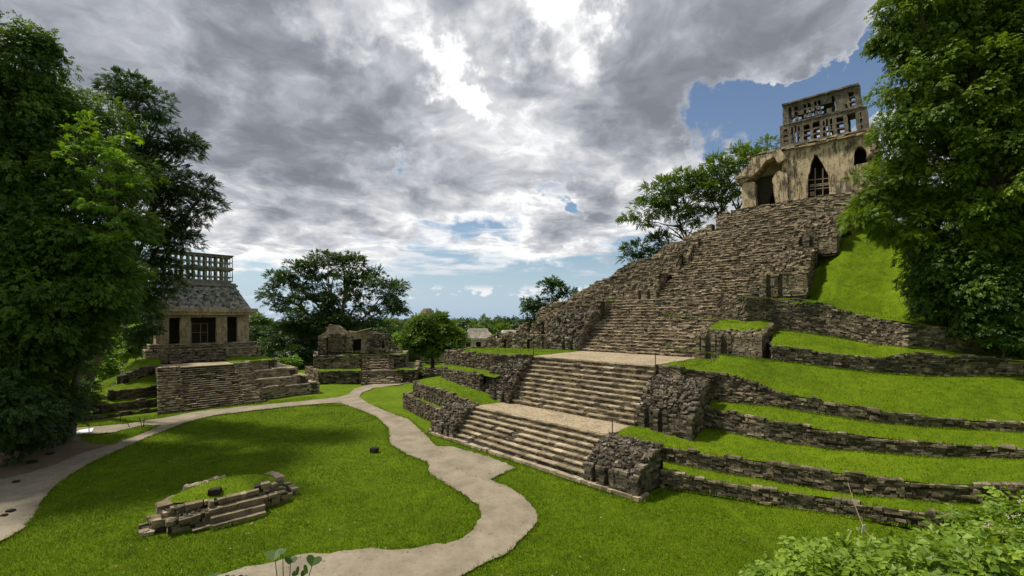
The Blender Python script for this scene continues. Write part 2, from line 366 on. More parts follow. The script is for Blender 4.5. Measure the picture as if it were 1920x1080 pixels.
def blade_mat():
    m = leaf_mat('grass_blades', (.075, .14, .005), (.16, .26, .008), (.28, .38, .016), .25, .08); t = NT(m.node_tree)
    b = [n for n in t.n if n.type == 'BSDF_PRINCIPLED'][0]; tr = [n for n in t.n if n.type == 'BSDF_TRANSLUCENT'][0]; src = b.inputs['Base Color'].links[0].from_socket
    p = [n for n in t.n if n.type == 'NEW_GEOMETRY'][0].outputs['Position']
    a1 = t.noise(p, .5, 5, .65, .4); a2 = t.noise(p, 1.7, 6, .7, .2)
    c = t.mix(t.mr(a1, .42, .62, 0, .9), src, t.vmath('MULTIPLY', src, (.5, .62, .6)))
    c = t.mix(t.mr(a2, .52, .68, 0, .6), c, (.26, .235, .045, 1)); c = t.mix(t.mr(a2, .44, .32, 0, .6), c, t.vmath('MULTIPLY', src, (.45, .6, .6)))
    t.l.new(c, b.inputs['Base Color']); t.l.new(t.vmath('MULTIPLY', c, (1.4, 1.3, .6)), tr.inputs[0]); return m
M['blade'] = blade_mat()
def flat(name, c, rough=.8, bs=12, amt=.3):
    m, t, b, o, p = newmat(name); n = t.noise(p, bs, 5, .6)
    t.l.new(t.mix(t.mr(n, .3, .7, 0, amt), c, t.vmath('MULTIPLY', (c[0], c[1], c[2]), (.5, .5, .5))), b.inputs['Base Color'])
    b.inputs['Roughness'].default_value = rough; t.l.new(t.bump(n, .4, .03), b.inputs['Normal']); return m
M['bark'] = flat('grey_bark', (.17, .145, .11, 1), .9, 9, .8)
M['bark_dark'] = flat('dark_bark', (.07, .055, .04, 1), .9, 9, .7)
M['wood'] = flat('weathered_timber', (.24, .19, .13, 1), .8, 20, .5)
M['post'] = flat('rusty_iron', (.06, .045, .035, 1), .7, 20, .4)
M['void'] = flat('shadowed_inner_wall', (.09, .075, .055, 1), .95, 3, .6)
M['white'] = flat('white_paint', (.75, .77, .8, 1), .6, 20, .1)
M['petal'] = flat('pale_petals', (.7, .55, .5, 1), .6, 20, .1)
M['sea'] = flat('sea_water', (.05, .13, .26, 1), .35, .01, .2)
# ------------------------------------------------------------------ terrain: one sheet to the horizon
def terr(x, y):
    x = np.asarray(x, float); y = np.asarray(y, float)
    z = np.zeros(np.broadcast(x, y).shape)
    emb = 8.3 - .64 * y + .18 * np.clip(x, -14, 40); emb = np.where(y < 0, 8.3 - .1 * y + .18 * np.clip(x, -14, 40), emb)
    emb = np.clip(emb, 0, None)
    emb = emb * np.clip((y + 60) / 30, 0, 1)
    right = np.clip((x - 11.5) * .13, 0, 1.6) * np.clip((30 - y) / 4, 0, 1) * np.clip((y - 8) / 6, 0, 1)
    hillr = np.clip(x - 48, 0, 60) * .35 * np.clip((70 - y) / 25, 0, 1)
    left = np.clip(-x - 47, 0, 50) * .28 * np.clip((62 - y) / 20, 0, 1)
    backr = np.clip((x - 20) * .22, 0, 9) * np.clip((y - 62) / 10, 0, 1) * np.clip((130 - y) / 40, 0, 1)
    drop = -np.clip((y - 85) / 80, 0, 1) ** 1.3 * 9 - np.clip((y - 170) / 1500, 0, 1) * 22
    return np.maximum(np.maximum(emb, right), 0) + hillr + left + backr + drop
def axis(fine0, fine1, step, far):
    a = list(np.arange(fine0, fine1 + .01, step)); g = step; x = fine1
    while x < far: g *= 1.22; x += g; a.append(x)
    g = step; x = fine0
    while x > -far: g *= 1.22; x -= g; a.insert(0, x)
    return np.array(a)
gx = axis(-60, 60, 1., 9000); gy = axis(-6, 100, 1., 9000)
GX, GY = np.meshgrid(gx, gy); GZ = terr(GX, GY)
near = (np.abs(GX) < 80) & (GY < 120)
GZ += near * (.035 * np.sin(GX * .9 + 1.3 * np.sin(GY * .5)) + .03 * np.sin(GY * 1.3 + GX * .31)) - .04
i = np.arange(len(gy) - 1)[:, None] * len(gx) + np.arange(len(gx) - 1)[None]
GF = np.stack([i, i + 1, i + len(gx) + 1, i + len(gx)], -1).reshape(-1, 4)
ground = tag(mk('ground', np.stack([GX, GY, GZ], -1).reshape(-1, 3), GF, M['grass'], smooth=True), kind='structure')
tag(mk('sea', [(-14000, 2600, -26), (14000, 2600, -26), (14000, 16000, -26), (-14000, 16000, -26)], [[0, 1, 2, 3]], M['sea']), kind='structure')
# ------------------------------------------------------------------ paths (thin sheets on the lawn)
import mathutils
from mathutils.geometry import tessellate_polygon
def poly_sheet(name, pix, mat, z=.0, wob=.16, seg=.2, kind='structure'):
    q = [P(x, y, 0)[:2] for x, y in pix]; out = []
    for k in range(len(q)):
        a, b = q[k], q[(k + 1) % len(q)]; L = np.hypot(*(b - a)); n = max(1, int(L / seg))
        for j in range(n):
            p_ = a + (b - a) * j / n; d = (b - a) / max(L, 1e-6); w = wob * (math.sin(p_[0] * 2.1 + p_[1] * 1.3) * .5 + math.sin(p_[0] * 5.3 - p_[1] * 4.1) * .25 + random.uniform(-.3, .3)) * (1 if L < 60 else 0)
            out.append(p_ + np.array([-d[1], d[0]]) * w)
    V3 = [Vector((a, b, 0)) for a, b in out]; tri = tessellate_polygon([V3])
    V = [(v.x, v.y, float(terr(v.x, v.y)) * 0 + z) for v in V3]
    PATHS.append(np.array(out))
    return tag(mk(name, V, [list(t_) for t_ in tri], mat), kind=kind)
PATHS = []
main = [(860, 1080), (900, 1062), (940, 1040), (985, 1007), (1006, 978), (1003, 955), (985, 932), (955, 912), (925, 903), (915, 894), (935, 886), (965, 879),
        (930, 866), (905, 858), (870, 862), (842, 852), (815, 834), (795, 812), (768, 787), (722, 770), (690, 757), (672, 745), (680, 736),
        (700, 728), (745, 722), (778, 716), (779, 712), (740, 716), (690, 722), (664, 729), (657, 738), (635, 745), (560, 753), (440, 764), (375, 771), (300, 785), (230, 796), (140, 803), (135, 800), (60, 800), (60, 812),
        (130, 812), (160, 815), (215, 811), (270, 797), (300, 798), (262, 816), (215, 832), (160, 848), (110, 870), (60, 885), (0, 900), (-60, 920),
        (-60, 1050), (0, 1018), (40, 995), (66, 968), (78, 945), (100, 915), (135, 890), (175, 866), (225, 842), (290, 815), (340, 795), (400, 779), (500, 767), (600, 757), (640, 755),
        (663, 765), (705, 782), (726, 803), (733, 832), (765, 853), (800, 868), (806, 888), (832, 905), (868, 928), (895, 948), (904, 972), (885, 997), (835, 1021),
        (750, 1030), (660, 1032), (560, 1043), (470, 1062), (400, 1085), (340, 1110), (420, 1200), (800, 1200)]
path = poly_sheet('gravel_path', main, M['gravel'], .03)
poly_sheet('bare_earth', [(-100, 800), (60, 795), (120, 806), (160, 828), (220, 838), (215, 846), (150, 868), (100, 890), (70, 930), (60, 965), (20, 1000), (-100, 1040)], M['dirt'], .018, .3)
poly_sheet('worn_patch', [(815, 838), (845, 838), (880, 846), (915, 856), (945, 868), (968, 879), (950, 886), (925, 893), (915, 902), (880, 892), (840, 872)], M['gravel'], .036, .2)
# ------------------------------------------------------------------ the great pyramid of the cross
pyr = empty('stepped_pyramid', fr(10, 0, 0), 'huge ruined stone pyramid on the right, with stacked stairways and grassy terraces', 'pyramid')
X0, Y0 = (1, 0, 0), (0, 1, 0)
U3 = np.array([*UA, 0]); V3_ = np.array([*VB, 0])
def stairs(name, a0, a1, b0, b1, z0, z1, n, mat, parent, f=fr, a0t=None, a1t=None, worn=.08, sl=.42, tb=.48, u=U3, v=V3_, core=True, courses=2, ct=.17, ro=.0):
    """flight from b0,z0 up to b1,z1; a-range may narrow to a0t..a1t at the top"""
    acc = Acc(); rise = (z1 - z0) / n; run = (b1 - b0) / n
    for k in range(n):
        w = k / max(n - 1, 1); A0 = a0 + ((a0t if a0t is not None else a0) - a0) * w; A1 = a1 + ((a1t if a1t is not None else a1) - a1) * w
        b = b0 + k * run; zb = z0 + k * rise; capt = rise * .26; hs = [(rise - capt) / courses] * courses + [capt]; zcur = zb
        for c_, ch in enumerate(hs):
            s = A0 - random.random() * sl * .3 * (1 + worn * 3); e1 = A1 + random.random() * .1
            cap = c_ == courses; slc = sl * (1.5 if cap else .8)
            while s < e1 - .04:
                l = min(slc * random.uniform(.5, 1.6), e1 - s); m = s + l / 2; s += l
                if worn and random.random() < worn * .35: continue
                depth = run * .5 + .12 if cap else .15
                pr = random.gauss(0, .012 + .05 * worn) - (0 if cap else .075)
                zc = zcur + ch * .5 + random.gauss(0, .004 + .035 * worn)
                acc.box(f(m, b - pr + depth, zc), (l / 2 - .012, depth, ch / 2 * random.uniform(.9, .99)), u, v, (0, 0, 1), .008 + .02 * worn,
                        min(1, max(0, random.gauss(tb + (ct if cap else -.12 - ro * .4), (.24 if cap else .17) + .04 * worn))))  # caps tinted paler, risers darker: tread light and riser shade in the colour
            zcur += ch
        q = [(A0, b + .12, zb - .4), (A1, b + .12, zb - .4), (A1, b1 + .3, zb - .4), (A0, b1 + .3, zb - .4)]
        acc.hexa([f(*x) for x in q] + [f(x[0], x[1], zb + rise - .03) for x in q], .05)
    return acc.build(name, mat, parent)
def fwall(name, pts, mat='stone', parent=pyr, out=-1, f=fr, **k):
    acc = Acc(); wall(acc, [(*f(a, b)[:2], zb, zt) for a, b, zb, zt in pts], out=out, **k)
    return acc.build(name, M[mat], parent)
def buttress(a0, a1, b0, b1, zb, hf, zt, stairside, slots=2, mat='rubble', grassy=False, f=fr, parent=pyr, sz=.13, nr=32):
    """ruined block: upright masonry front with vertical slots near the stairs, rubble slope above it"""
    acc = Acc(); W_ = a1 - a0; sg = 1 if stairside == 'hi' else -1; e = a1 if sg > 0 else a0
    zf = zb + hf; bw = b1 - b0
    pier = W_ * .15; gap = W_ * .10
    edges = []; cur = e
    for _ in range(slots):
        edges.append((cur, cur - sg * pier)); cur -= sg * (pier + gap)
    edges.append((cur, a0 if sg > 0 else a1))
    def top(b, a=None):
        w = min(1, max(0, (b - b0 - .25) / (bw * .9)))
        return zf + (zt - zf) * math.sin(w * math.pi / 2) ** .9
    setb = .45
    for (x0, x1) in edges:
        lo, hi = min(x0, x1), max(x0, x1)
        wall(acc, [(*f(lo, b0)[:2], zb, zf - .1), (*f(hi, b0)[:2], zb, zf + .05)], out=-1, ch=.15, sl=.3, core=.6, tb=.5, rag=.4, jit=.022, batter=.08)
        for a, o in ((lo, 1), (hi, -1)):
            n = 6
            wall(acc, [(*f(a, b0 + .02 + (setb + .2) * k / n)[:2], zb, top(b0 + setb * k / n)) for k in range(n + 1)], out=1 if a == lo else -1, ch=.16, sl=.26, core=.12, tb=.4, jit=.02)
    wall(acc, [(*f(a0, b0 + setb)[:2], zb, zf), (*f(a1, b0 + setb)[:2], zb, zf)], out=-1, ch=.17, sl=.3, core=.3, tb=.2)
    for a, o in ((a0, -1), (a1, 1)):        # full side walls
        n = 10
        wall(acc, [(*f(a, b0 + .03 + (bw - .03) * k / n)[:2], zb, top(b0 + bw * k / n) - .02) for k in range(n + 1)], out=1 if a == a0 else -1, ch=.17, sl=.33, core=.35, tb=.45, jit=.022, rag=.3)
    n = 10                                   # core and rubble skin
    for k in range(n):
        ba, bb = b0 + .3 + (bw - .3) * k / n, b0 + .3 + (bw - .3) * (k + 1) / n
        za, zc = top(ba) - .12, top(bb) - .12
        q = [(a0 + .1, ba), (a1 - .1, ba), (a1 - .1, bb), (a0 + .1, bb)]
        acc.hexa([f(x, y, zb - .2) for x, y in q] + [f(q[0][0], ba, za), f(q[1][0], ba, za), f(q[2][0], bb, zc), f(q[3][0], bb, zc)], .15)
        if not grassy or k < 3:
            ar = W_ * math.hypot(bb - ba, zc - za)
            rubble(acc, [f(a0 + .05, ba, za + .05), f(a1 - .05, ba, za + .05), f(a1 - .05, bb, zc + .05), f(a0 + .05, bb, zc + .05)], int(ar * nr / (sz / .13) ** 2) + 3, sz, .38)
    o = acc.build('buttress', M[mat], parent)
    if grassy:
        A = []; B = []
        for k in range(7):
            a = a0 + .15 + (W_ - .3) * k / 6; w = 1 - abs(k - 3) / 3.6
            A.append(f(a, b0 + bw * .22 - .1 * w, top(b0 + bw * .2) + .03)); B.append(f(a, b1 + .1, zt + .1))
        hf_ = hfield('grass_cap', A, B, 8, M['turf'], o, amp=.05, na=14, f=lambda x, w: .5 * math.sin(min(w, .7) / .7 * 1.57) * math.sin(x * math.pi) ** .5 - .03)
    return o
# lower flight, plinth, landing
acc = Acc(); wall(acc, [(*fr(-.15, -.12)[:2], 0, .2), (*fr(20, -.12)[:2], 0, .34)], out=-1, ch=.2, sl=.6, core=.8, tb=.6, rag=0)
wall(acc, [(*fr(-.15, 1)[:2], 0, .2), (*fr(-.15, -.12)[:2], 0, .2)], out=-1, ch=.2, sl=.5, tb=.6, rag=0)
wall(acc, [(*fr(20, -.12)[:2], 0, .34), (*fr(20, 1)[:2], 0, .34)], out=-1, ch=.2, sl=.5, tb=.6, rag=0); acc.build('plinth', M['stone_tan'], pyr)
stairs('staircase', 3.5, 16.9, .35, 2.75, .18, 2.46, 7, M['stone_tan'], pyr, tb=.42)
buttress(0, 3.6, 0, 2.9, .1, 1.15, 2.55, 'hi')
buttress(16.8, 19.9, .1, 2.9, .2, .9, 2.7, 'lo')
def slab(name, pts, z, mat, parent, th=.1):
    V = [np.array([*p_[:2], z - th]) for p_ in pts] + [np.array([*p_[:2], z]) for p_ in pts]; n = len(pts)
    F4 = [[i_, (i_ + 1) % n, n + (i_ + 1) % n, n + i_] for i_ in range(n)]
    return mk(name, V, [np.array(F4), np.array([list(range(n, 2 * n))])], mat, parent)
slab('landing', [fr(3.5, 2.65), fr(16.9, 2.65), fr(16.2, 5.9), fr(3.4, 6.0)], 2.49, M['flag'], pyr)
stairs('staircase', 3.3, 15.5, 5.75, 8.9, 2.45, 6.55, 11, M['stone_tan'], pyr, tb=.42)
buttress(-.6, 3.3, 6.0, 9.1, 2.1, 1.75, 5.9, 'hi', nr=32)
buttress(15.4, 19.2, 5.3, 8.5, 2.6, .8, 6.3, 'lo', nr=28)
slab('landing', [fr(3.4, 8.8), fr(15.4, 8.6), fr(16.0, 17.4), fr(3.4, 18.2)], 6.58, M['flag'], pyr)
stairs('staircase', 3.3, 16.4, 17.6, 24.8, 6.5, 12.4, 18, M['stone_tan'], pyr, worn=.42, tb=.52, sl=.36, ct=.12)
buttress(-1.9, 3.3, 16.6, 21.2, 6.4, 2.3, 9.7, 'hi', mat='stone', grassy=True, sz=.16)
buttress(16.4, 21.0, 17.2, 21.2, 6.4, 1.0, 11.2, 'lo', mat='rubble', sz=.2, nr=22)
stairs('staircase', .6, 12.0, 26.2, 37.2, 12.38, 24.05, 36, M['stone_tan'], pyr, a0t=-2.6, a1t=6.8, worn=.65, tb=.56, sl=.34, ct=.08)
buttress(-3.3, .7, 26.0, 29.6, 12.3, 2.2, 16.9, 'hi', mat='stone', sz=.18, nr=22)
buttress(-4.9, -1.2, 30.4, 33.6, 16.6, 1.9, 20.9, 'hi', mat='stone', sz=.18, nr=22)
buttress(11.6, 16.2, 26.0, 29.4, 12.3, 1.3, 15.9, 'lo', mat='stone', grassy=False, sz=.18, nr=20)
buttress(9.6, 13.6, 30.4, 33.4, 17.0, 1.0, 20.0, 'lo', mat='stone', sz=.18, nr=20)
# tiers of the upper body; the ends to the left have crumbled into ragged steps
def tier(pts, back, zb, mat='stone', **k):
    fwall('tier_wall', pts, mat, core=1.2, ch=.2, sl=.42, jit=.035, proud=.06, rag=1.2, **k)
fwall('tier_wall', [(16.2, 21.1, 6.3, 12.3), (21, 21.1, 6.3, 12.2), (24, 21.2, 6.3, 11.9), (25.6, 21.3, 6.3, 11.3), (26.4, 21.4, 6.3, 10.7)], 'stone', core=1.2, ch=.2, sl=.42, jit=.035, proud=.06, rag=1.4)
fwall('tier_wall', [(26.4, 21.4, 5.5, 10.7), (26.2, 30, 5.5, 11)], 'stone', core=1.2, ch=.22, sl=.5)
fwall('tier_wall', [(11.7, 26.9, 12.2, 15.7), (17, 27, 12.2, 15.9), (20, 27, 12.2, 15.3), (24, 27.1, 12.0, 13.7), (25.2, 27.2, 12.0, 13.0)], 'stone', core=1.2, ch=.2, sl=.42, jit=.035, proud=.06, rag=1.4)
fwall('tier_wall', [(25.2, 27.2, 11, 13.0), (24, 34, 11, 13.6)], 'stone', core=1.2, ch=.22, sl=.5)
fwall('tier_wall', [(-3.4, 29.7, 15.4, 17.3), (-.5, 29.7, 15.4, 18.0)], 'stone', core=1.2, ch=.2, sl=.42, jit=.035, proud=.06, rag=1.4)
fwall('tier_wall', [(10.3, 29.7, 15.6, 18.2), (15.5, 29.7, 15.6, 18.0), (19, 29.8, 15.6, 17.0), (20.2, 29.8, 15.3, 15.8)], 'stone', core=1.2, ch=.2, sl=.42, jit=.035, proud=.06, rag=1.4)
fwall('tier_wall', [(20.2, 29.8, 13.5, 15.8), (19, 38, 13.5, 16.3)], 'stone', core=1.2, ch=.22, sl=.5)
fwall('tier_wall', [(9.2, 32.2, 18.0, 20.3), (12.5, 32.2, 18.0, 20.1), (16.0, 32.2, 17.6, 18.1)], 'stone_tan', core=1.2, ch=.2, sl=.42, jit=.035, proud=.06, rag=1.4)
fwall('tier_wall', [(16.0, 32.2, 15.5, 18.1), (15, 40, 15.5, 18.6)], 'stone', core=1.2, ch=.22, sl=.5)
fwall('tier_wall', [(8.2, 34.2, 20.2, 22.2), (11.8, 34.2, 20.0, 20.7)], 'stone_tan', core=1.2, ch=.2, sl=.42, jit=.035, proud=.06, rag=1.4)
fwall('tier_wall', [(11.8, 34.2, 18.5, 20.7), (11.4, 42, 18.5, 21)], 'stone', core=1.2, ch=.22, sl=.5)
fwall('tier_wall', [(7.0, 36.3, 22.0, 23.9), (8.4, 36.3, 22, 23.2)], 'stone_tan', core=1.2, ch=.2, sl=.42, jit=.035, proud=.06, rag=1.2)
fwall('tier_wall', [(8.4, 36.3, 20.5, 23.2), (8.4, 44, 20.5, 23.5)], 'stone', core=1.2, ch=.22, sl=.5)
fwall('tier_wall', [(-5.6, 34.2, 19.2, 22.2), (-1.6, 34.2, 20.2, 22.2)], 'stone_tan', core=1.2, ch=.2, sl=.42, jit=.035, proud=.06, rag=1.4)
fwall('tier_wall', [(-8, 36.3, 21.0, 23.8), (-2.3, 36.3, 22.0, 23.9)], 'stone_tan', core=1.2, ch=.2, sl=.42, jit=.035, proud=.06, rag=1.2)
acc = Acc()                                 # solid masonry fill behind the tier faces
for a0, a1, b0, b1, z0, z1 in ((16.4, 25.6, 21.6, 44, 0, 10.2), (16.4, 22.5, 22, 44, 10.2, 11.7), (3.4, 16.5, 24.9, 44, 0, 12.2), (-3, 24.2, 27.6, 44, 0, 12.2), (-3, 19, 29.2, 44, 12.2, 14.8), (-3.3, 18.8, 30.4, 44, 0, 15.2),
                             (-3.3, 14.2, 31.6, 44, 15.2, 17.5), (-4.8, 14.6, 33, 44, 0, 17.6), (-4.8, 10.6, 33.7, 44, 17.6, 19.6), (-5.8, 10.4, 35, 44, 0, 20.2), (-6.2, 8.2, 37, 47, 0, 23.1), (-8, 6.2, 37.6, 47, 20, 23.92)):
    q = [(a0, b0), (a1, b0), (a1, b1), (a0, b1)]; acc.hexa([fr(x, y, z0) for x, y in q] + [fr(x, y, z1) for x, y in q], .45)
for (a0, a1, b0, b1, z) in ((16.4, 24.5, 21.6, 27, 12.15), (12, 19.5, 27.6, 30, 15.4), (11, 15.5, 30.4, 32.3, 17.5), (9.2, 12.5, 33, 34.3, 19.9), (-5, -1.6, 33, 34.3, 20.4), (-6, -2, 35, 36.5, 22.0)):
    q = [(a0, b0), (a1, b0), (a1, b1), (a0, b1)]; acc.hexa([fr(x, y, z - 1.2) for x, y in q] + [fr(x, y, z - .03) for x, y in q], .5)
    rubble(acc, [fr(a0, b0, z), fr(a1, b0, z), fr(a1, b1, z), fr(a0, b1, z)], int((a1 - a0) * (b1 - b0) * 4), .2, .5)
acc.build('masonry_core', M['stone'], pyr)
slab('ledge', [fr(3.2, 24.6), fr(16.6, 24.6), fr(14, 27), fr(.2, 27)], 12.42, M['flag'], pyr)
for (a0, b0, a1, b1, z) in ((18.5, 24.2, 16.4, 26, 12.3), (22.3, 22.0, 20.4, 22.6, 12.15), (25, 21.8, 24, 22.2, 11.8), (12.2, 29.9, 16.0, 29.2, 16.0)):
    A = [fr(a0, b0, z), fr((a0 + a1) / 2, b0 - .3, z + .08), fr(a1, b0, z)]; B = [fr(a0, b1, z + .1), fr((a0 + a1) / 2, b1 + .4, z + .15), fr(a1, b1, z + .1)]
    hfield('grass_patch', A, B, 4, M['turf'], pyr, na=8, amp=.08, lift=.05)
# ruined chambers at the left end of the second landing
def ruin(pts, **k): fwall('ruined_wall', pts, 'stone', core=.55, ch=.2, sl=.38, jit=.04, proud=.06, rag=2.0, **k)
ruin([(21.2, 16.5, 6.3, 8.3), (22.4, 16.3, 6.3, 8.0)]); ruin([(23.2, 16.2, 6.3, 8.3), (26.2, 15.9, 6.3, 8.2)]); ruin([(26.9, 15.8, 6.3, 8.0), (29.2, 15.6, 6.2, 7.6), (30.5, 15.5, 6.2, 6.7)])
ruin([(22.4, 16.3, 7.7, 8.1), (23.2, 16.2, 7.7, 8.2)]); ruin([(26.2, 15.9, 7.6, 8.1), (26.9, 15.8, 7.6, 8.0)])
ruin([(20.5, 18.6, 7.9, 10.4), (22.2, 18.6, 7.9, 10.1)]); ruin([(23.0, 18.6, 7.9, 9.9), (24.6, 18.6, 7.9, 9.9)]); ruin([(25.3, 18.5, 7.9, 9.8), (27.3, 18.5, 7.9, 8.8)])
acc = Acc()
for a0, a1, b0, b1, z0, z1 in ((19.5, 30, 17.6, 21.5, 5, 8.0), (19.5, 27.2, 19.6, 21.5, 8, 8.3)):
    q = [(a0, b0), (a1, b0), (a1, b1), (a0, b1)]; acc.hexa([fr(x, y, z0) for x, y in q] + [fr(x, y, z1) for x, y in q], .25)
    rubble(acc, [fr(a0, b0, z1), fr(a1, b0, z1), fr(a1, b1, z1), fr(a0, b1, z1)], 160, .25, .5)
acc.build('ruined_floor', M['stone'], pyr)
# ------- retaining walls right of the stairs: traced column by column
RL = [[(1245, 915), (1350, 930), (1450, 948), (1550, 962), (1650, 978), (1750, 992), (1830, 1000), (1920, 1010)],
 [(1245, 885), (1350, 904), (1450, 918), (1550, 933), (1650, 951), (1750, 962), (1830, 971), (1920, 980)],
 [(1245, 866), (1350, 886), (1450, 904), (1550, 922), (1650, 933), (1750, 942), (1830, 947), (1920, 949)],
 [(1245, 837), (1350, 855), (1450, 868), (1550, 884), (1650, 896), (1750, 907), (1830, 909), (1920, 909)],
 [(1245, 790), (1350, 808), (1450, 828), (1550, 841.5), (1650, 850), (1750, 857), (1830, 860), (1920, 862)],
 [(1245, 752), (1350, 770), (1450, 788), (1550, 806.6), (1650, 820), (1750, 830), (1830, 836), (1920, 843)],
 [(1245, 740), (1350, 755), (1450, 763), (1550, 779), (1650, 794.5), (1750, 802), (1830, 806.6), (1920, 812)],
 [(1245, 688), (1350, 700), (1395, 707), (1450, 732), (1550, 752), (1650, 770), (1750, 783), (1830, 788), (1920, 793)],
 [(1245, 650), (1350, 665), (1450, 676), (1550, 689), (1650, 700), (1750, 706), (1830, 706), (1920, 706)],
 [(1245, 620), (1350, 632), (1450, 648), (1550, 660), (1655, 672), (1665, 658), (1750, 664), (1830, 670), (1920, 675)],
 [(1245, 590), (1350, 600), (1450, 617), (1550, 630), (1650, 648), (1750, 655), (1830, 662), (1920, 666)],
 [(1245, 550), (1350, 556), (1450, 560), (1520, 562), (1560, 577), (1650, 598), (1750, 612), (1830, 625), (1920, 635)]]
RM = [0, 0, .05, 0, .2, 0, .15, 0, .3, 0, .25, 0]
def lint(l, px):
    xs = [a for a, b in l]; ys = [b for a, b in l]
    if px < xs[0]: return ys[0] + (px - xs[0]) * (ys[1] - ys[0]) / (xs[1] - xs[0])
    if px > xs[-1]: return ys[-1] + (px - xs[-1]) * (ys[-1] - ys[-2]) / (xs[-1] - xs[-2])
    return float(np.interp(px, xs, ys))
def chain(px, Ls, ms, z):
    D = None; o = []
    for k, l in enumerate(Ls):
        dy = lint(l, px) - 600
        if k == 0: D = (HC - z) * FPX / dy
        elif k % 2: z = HC - dy * D / FPX
        else:
            D2 = (HC - z + ms[k] * D) / (dy / FPX + ms[k]); z += ms[k] * (D2 - D); D = D2
        o.append(np.array([(px - 960) / FPX * D, D, z]))
    return o
cols = [1245, 1300, 1350, 1400, 1450, 1500, 1550, 1600, 1650, 1700, 1750, 1830, 1920]
z0s = np.interp(cols, [1245, 1350, 1450, 1550, 1650, 1750, 1830, 1920], [0, .1, .3, .5, .8, 1, 1.2, 1.5])
CH = [chain(px, RL, RM, z) for px, z in zip(cols, z0s)]
ext = [q + (q - CH[-3][k]) * .9 for k, q in enumerate(CH[-1])]
for q in ext: q[2] = q[2]
CH.append(ext); cols.append(2100)
def rwall(k, i0, pre=None, i1=None, **kw):
    pts = [(c[k][0], c[k][1], c[k][2], c[k + 1][2]) for c in CH[i0:i1]]
    if pre: pts = pre + pts
    a = Acc(); wall(a, pts, out=1, **kw); return a.build('retaining_wall', M['stone_dark'], pyr)
kw = dict(ch=.125, sl=.27, jit=.026, proud=.05, rag=.8, capt=.14, tb=.5, ts=.25)
q = fr(-.05, 2.6); rwall(0, 0, [(q[0], q[1], -.05, .95)], i1=12, **kw)
q = fr(3.5, 2.75); rwall(2, 0, [(q[0], q[1], 1.2, 2.5)], **kw)
rwall(4, 2, [tuple(fr(-.5, 8.2, 2.9)) + (4.2,)], **kw)
q = fr(3.3, 9.0); q2 = fr(1.2, 8.6); rwall(6, 2, [(q[0], q[1], 4.4, 6.6), (q2[0], q2[1], 4.4, 6.6)], **kw)
rwall(8, 4, [tuple(fr(-1.9, 18.6, 7.2)) + (8.2,)], **kw)
q = fr(3.2, 21.3); rwall(10, 3, [(q[0], q[1], 8.8, 12.38)], **kw)
def rstrip(k, i0, preA=None, preB=None, nb=8, **kw):
    A = [c[k] for c in CH[i0:]]; B = [c[k + 1] for c in CH[i0:]]
    if preA is not None: A = preA + A; B = preB + B
    A = [a + np.array([0, .12, -.04]) for a in A]; B = [b + np.array([0, .15, .03]) for b in B]
    return hfield('grass_terrace', A, B, nb, M['turf'], pyr, na=90, **kw)
rstrip(1, 0, [fr(-.1, 2.9, .95)], [fr(-.1, 3.0, 1.0)], 3)
rstrip(3, 0, [fr(3.45, 2.9, 2.46)], [fr(3.4, 6.3, 2.5)], 10)
rstrip(5, 2, [fr(-.6, 9.0, 4.1)], [fr(-.6, 9.6, 4.3)], 5)
rstrip(7, 2, [fr(3.35, 9.0, 6.54), fr(1.2, 8.8, 6.5)], [fr(3.35, 18, 6.6), fr(1.5, 17.6, 6.6)], 14)
rstrip(9, 4, [fr(-1.9, 18.9, 8.1)], [fr(-1.9, 21, 8.9)], 6)
# flat top of the terrace beside the fourth flight, then the grassy flank above it
A = [fr(3.2, 21.4, 12.36)] + [c[11] for c in CH[3:]]
B = []
for k, a in enumerate(A): B.append(np.array([a[0] * 1.0, a[1], a[2]]) + np.array([*VB, 0]) * (5.2 if k < 4 else 3.2) + np.array([0, 0, .06 if k < 4 else .5]))
hfield('grass_terrace', A, B, 6, M['turf'], pyr, na=70)
hA = B[2:]; hB = []
for k, a in enumerate(hA):
    w = k / (len(hA) - 1); hB.append(a + np.array([*VB, 0]) * 16 + np.array([0, 0, 10.5 - 3.5 * w]))
flank = hfield('hillside', hA, hB, 110, M['turf'], None, na=60, amp=.12, f=lambda x, w: 1.0 * (lambda q: min(1, max(0, (q - .45) / .5)) - q)((w * 7 + .5 + .06 * math.sin(x * 23)) % 1) + 1.2 * math.sin(w * math.pi) + .45 * min(1, w * 10) + (-.3 if w < .005 else 0))
tag(flank, kind='structure')
# ------- walls left of the stairs
kl = dict(ch=.14, sl=.28, jit=.032, proud=.055, rag=.7, capt=.1)
fwall('retaining_wall', [(19.2, 1.7, 0, 1.45), (20.7, 2.0, 0, 1.5), (27.2, 3.3, 0, 1.6), (31.2, 4.1, 0, 1.67)], 'stone_dark', **kl)
fwall('retaining_wall', [(31.2, 4.1, 0, 1.67), (31, 10, 0, 1.8)], 'stone_dark', **kl)
fwall('retaining_wall', [(16.9, 2.6, 1.4, 2.5), (18.8, 2.5, 1.4, 3.05), (22.1, 3.0, 1.5, 3.15), (28.7, 4.2, 1.6, 3.2), (29.6, 4.4, 1.6, 3.2)], 'stone_dark', **kl)
fwall('retaining_wall', [(29.6, 4.4, 1.6, 3.2), (29.4, 12, 1.8, 3.4)], 'stone_dark', **kl)
fwall('retaining_wall', [(19.0, 5.0, 3.2, 4.9), (22.6, 5.3, 3.4, 4.9), (26.6, 6.1, 3.6, 4.8)], 'stone_dark', **kl)
fwall('retaining_wall', [(26.6, 6.1, 3.4, 4.8), (26.4, 14, 3.6, 5)], 'stone_dark', **kl)
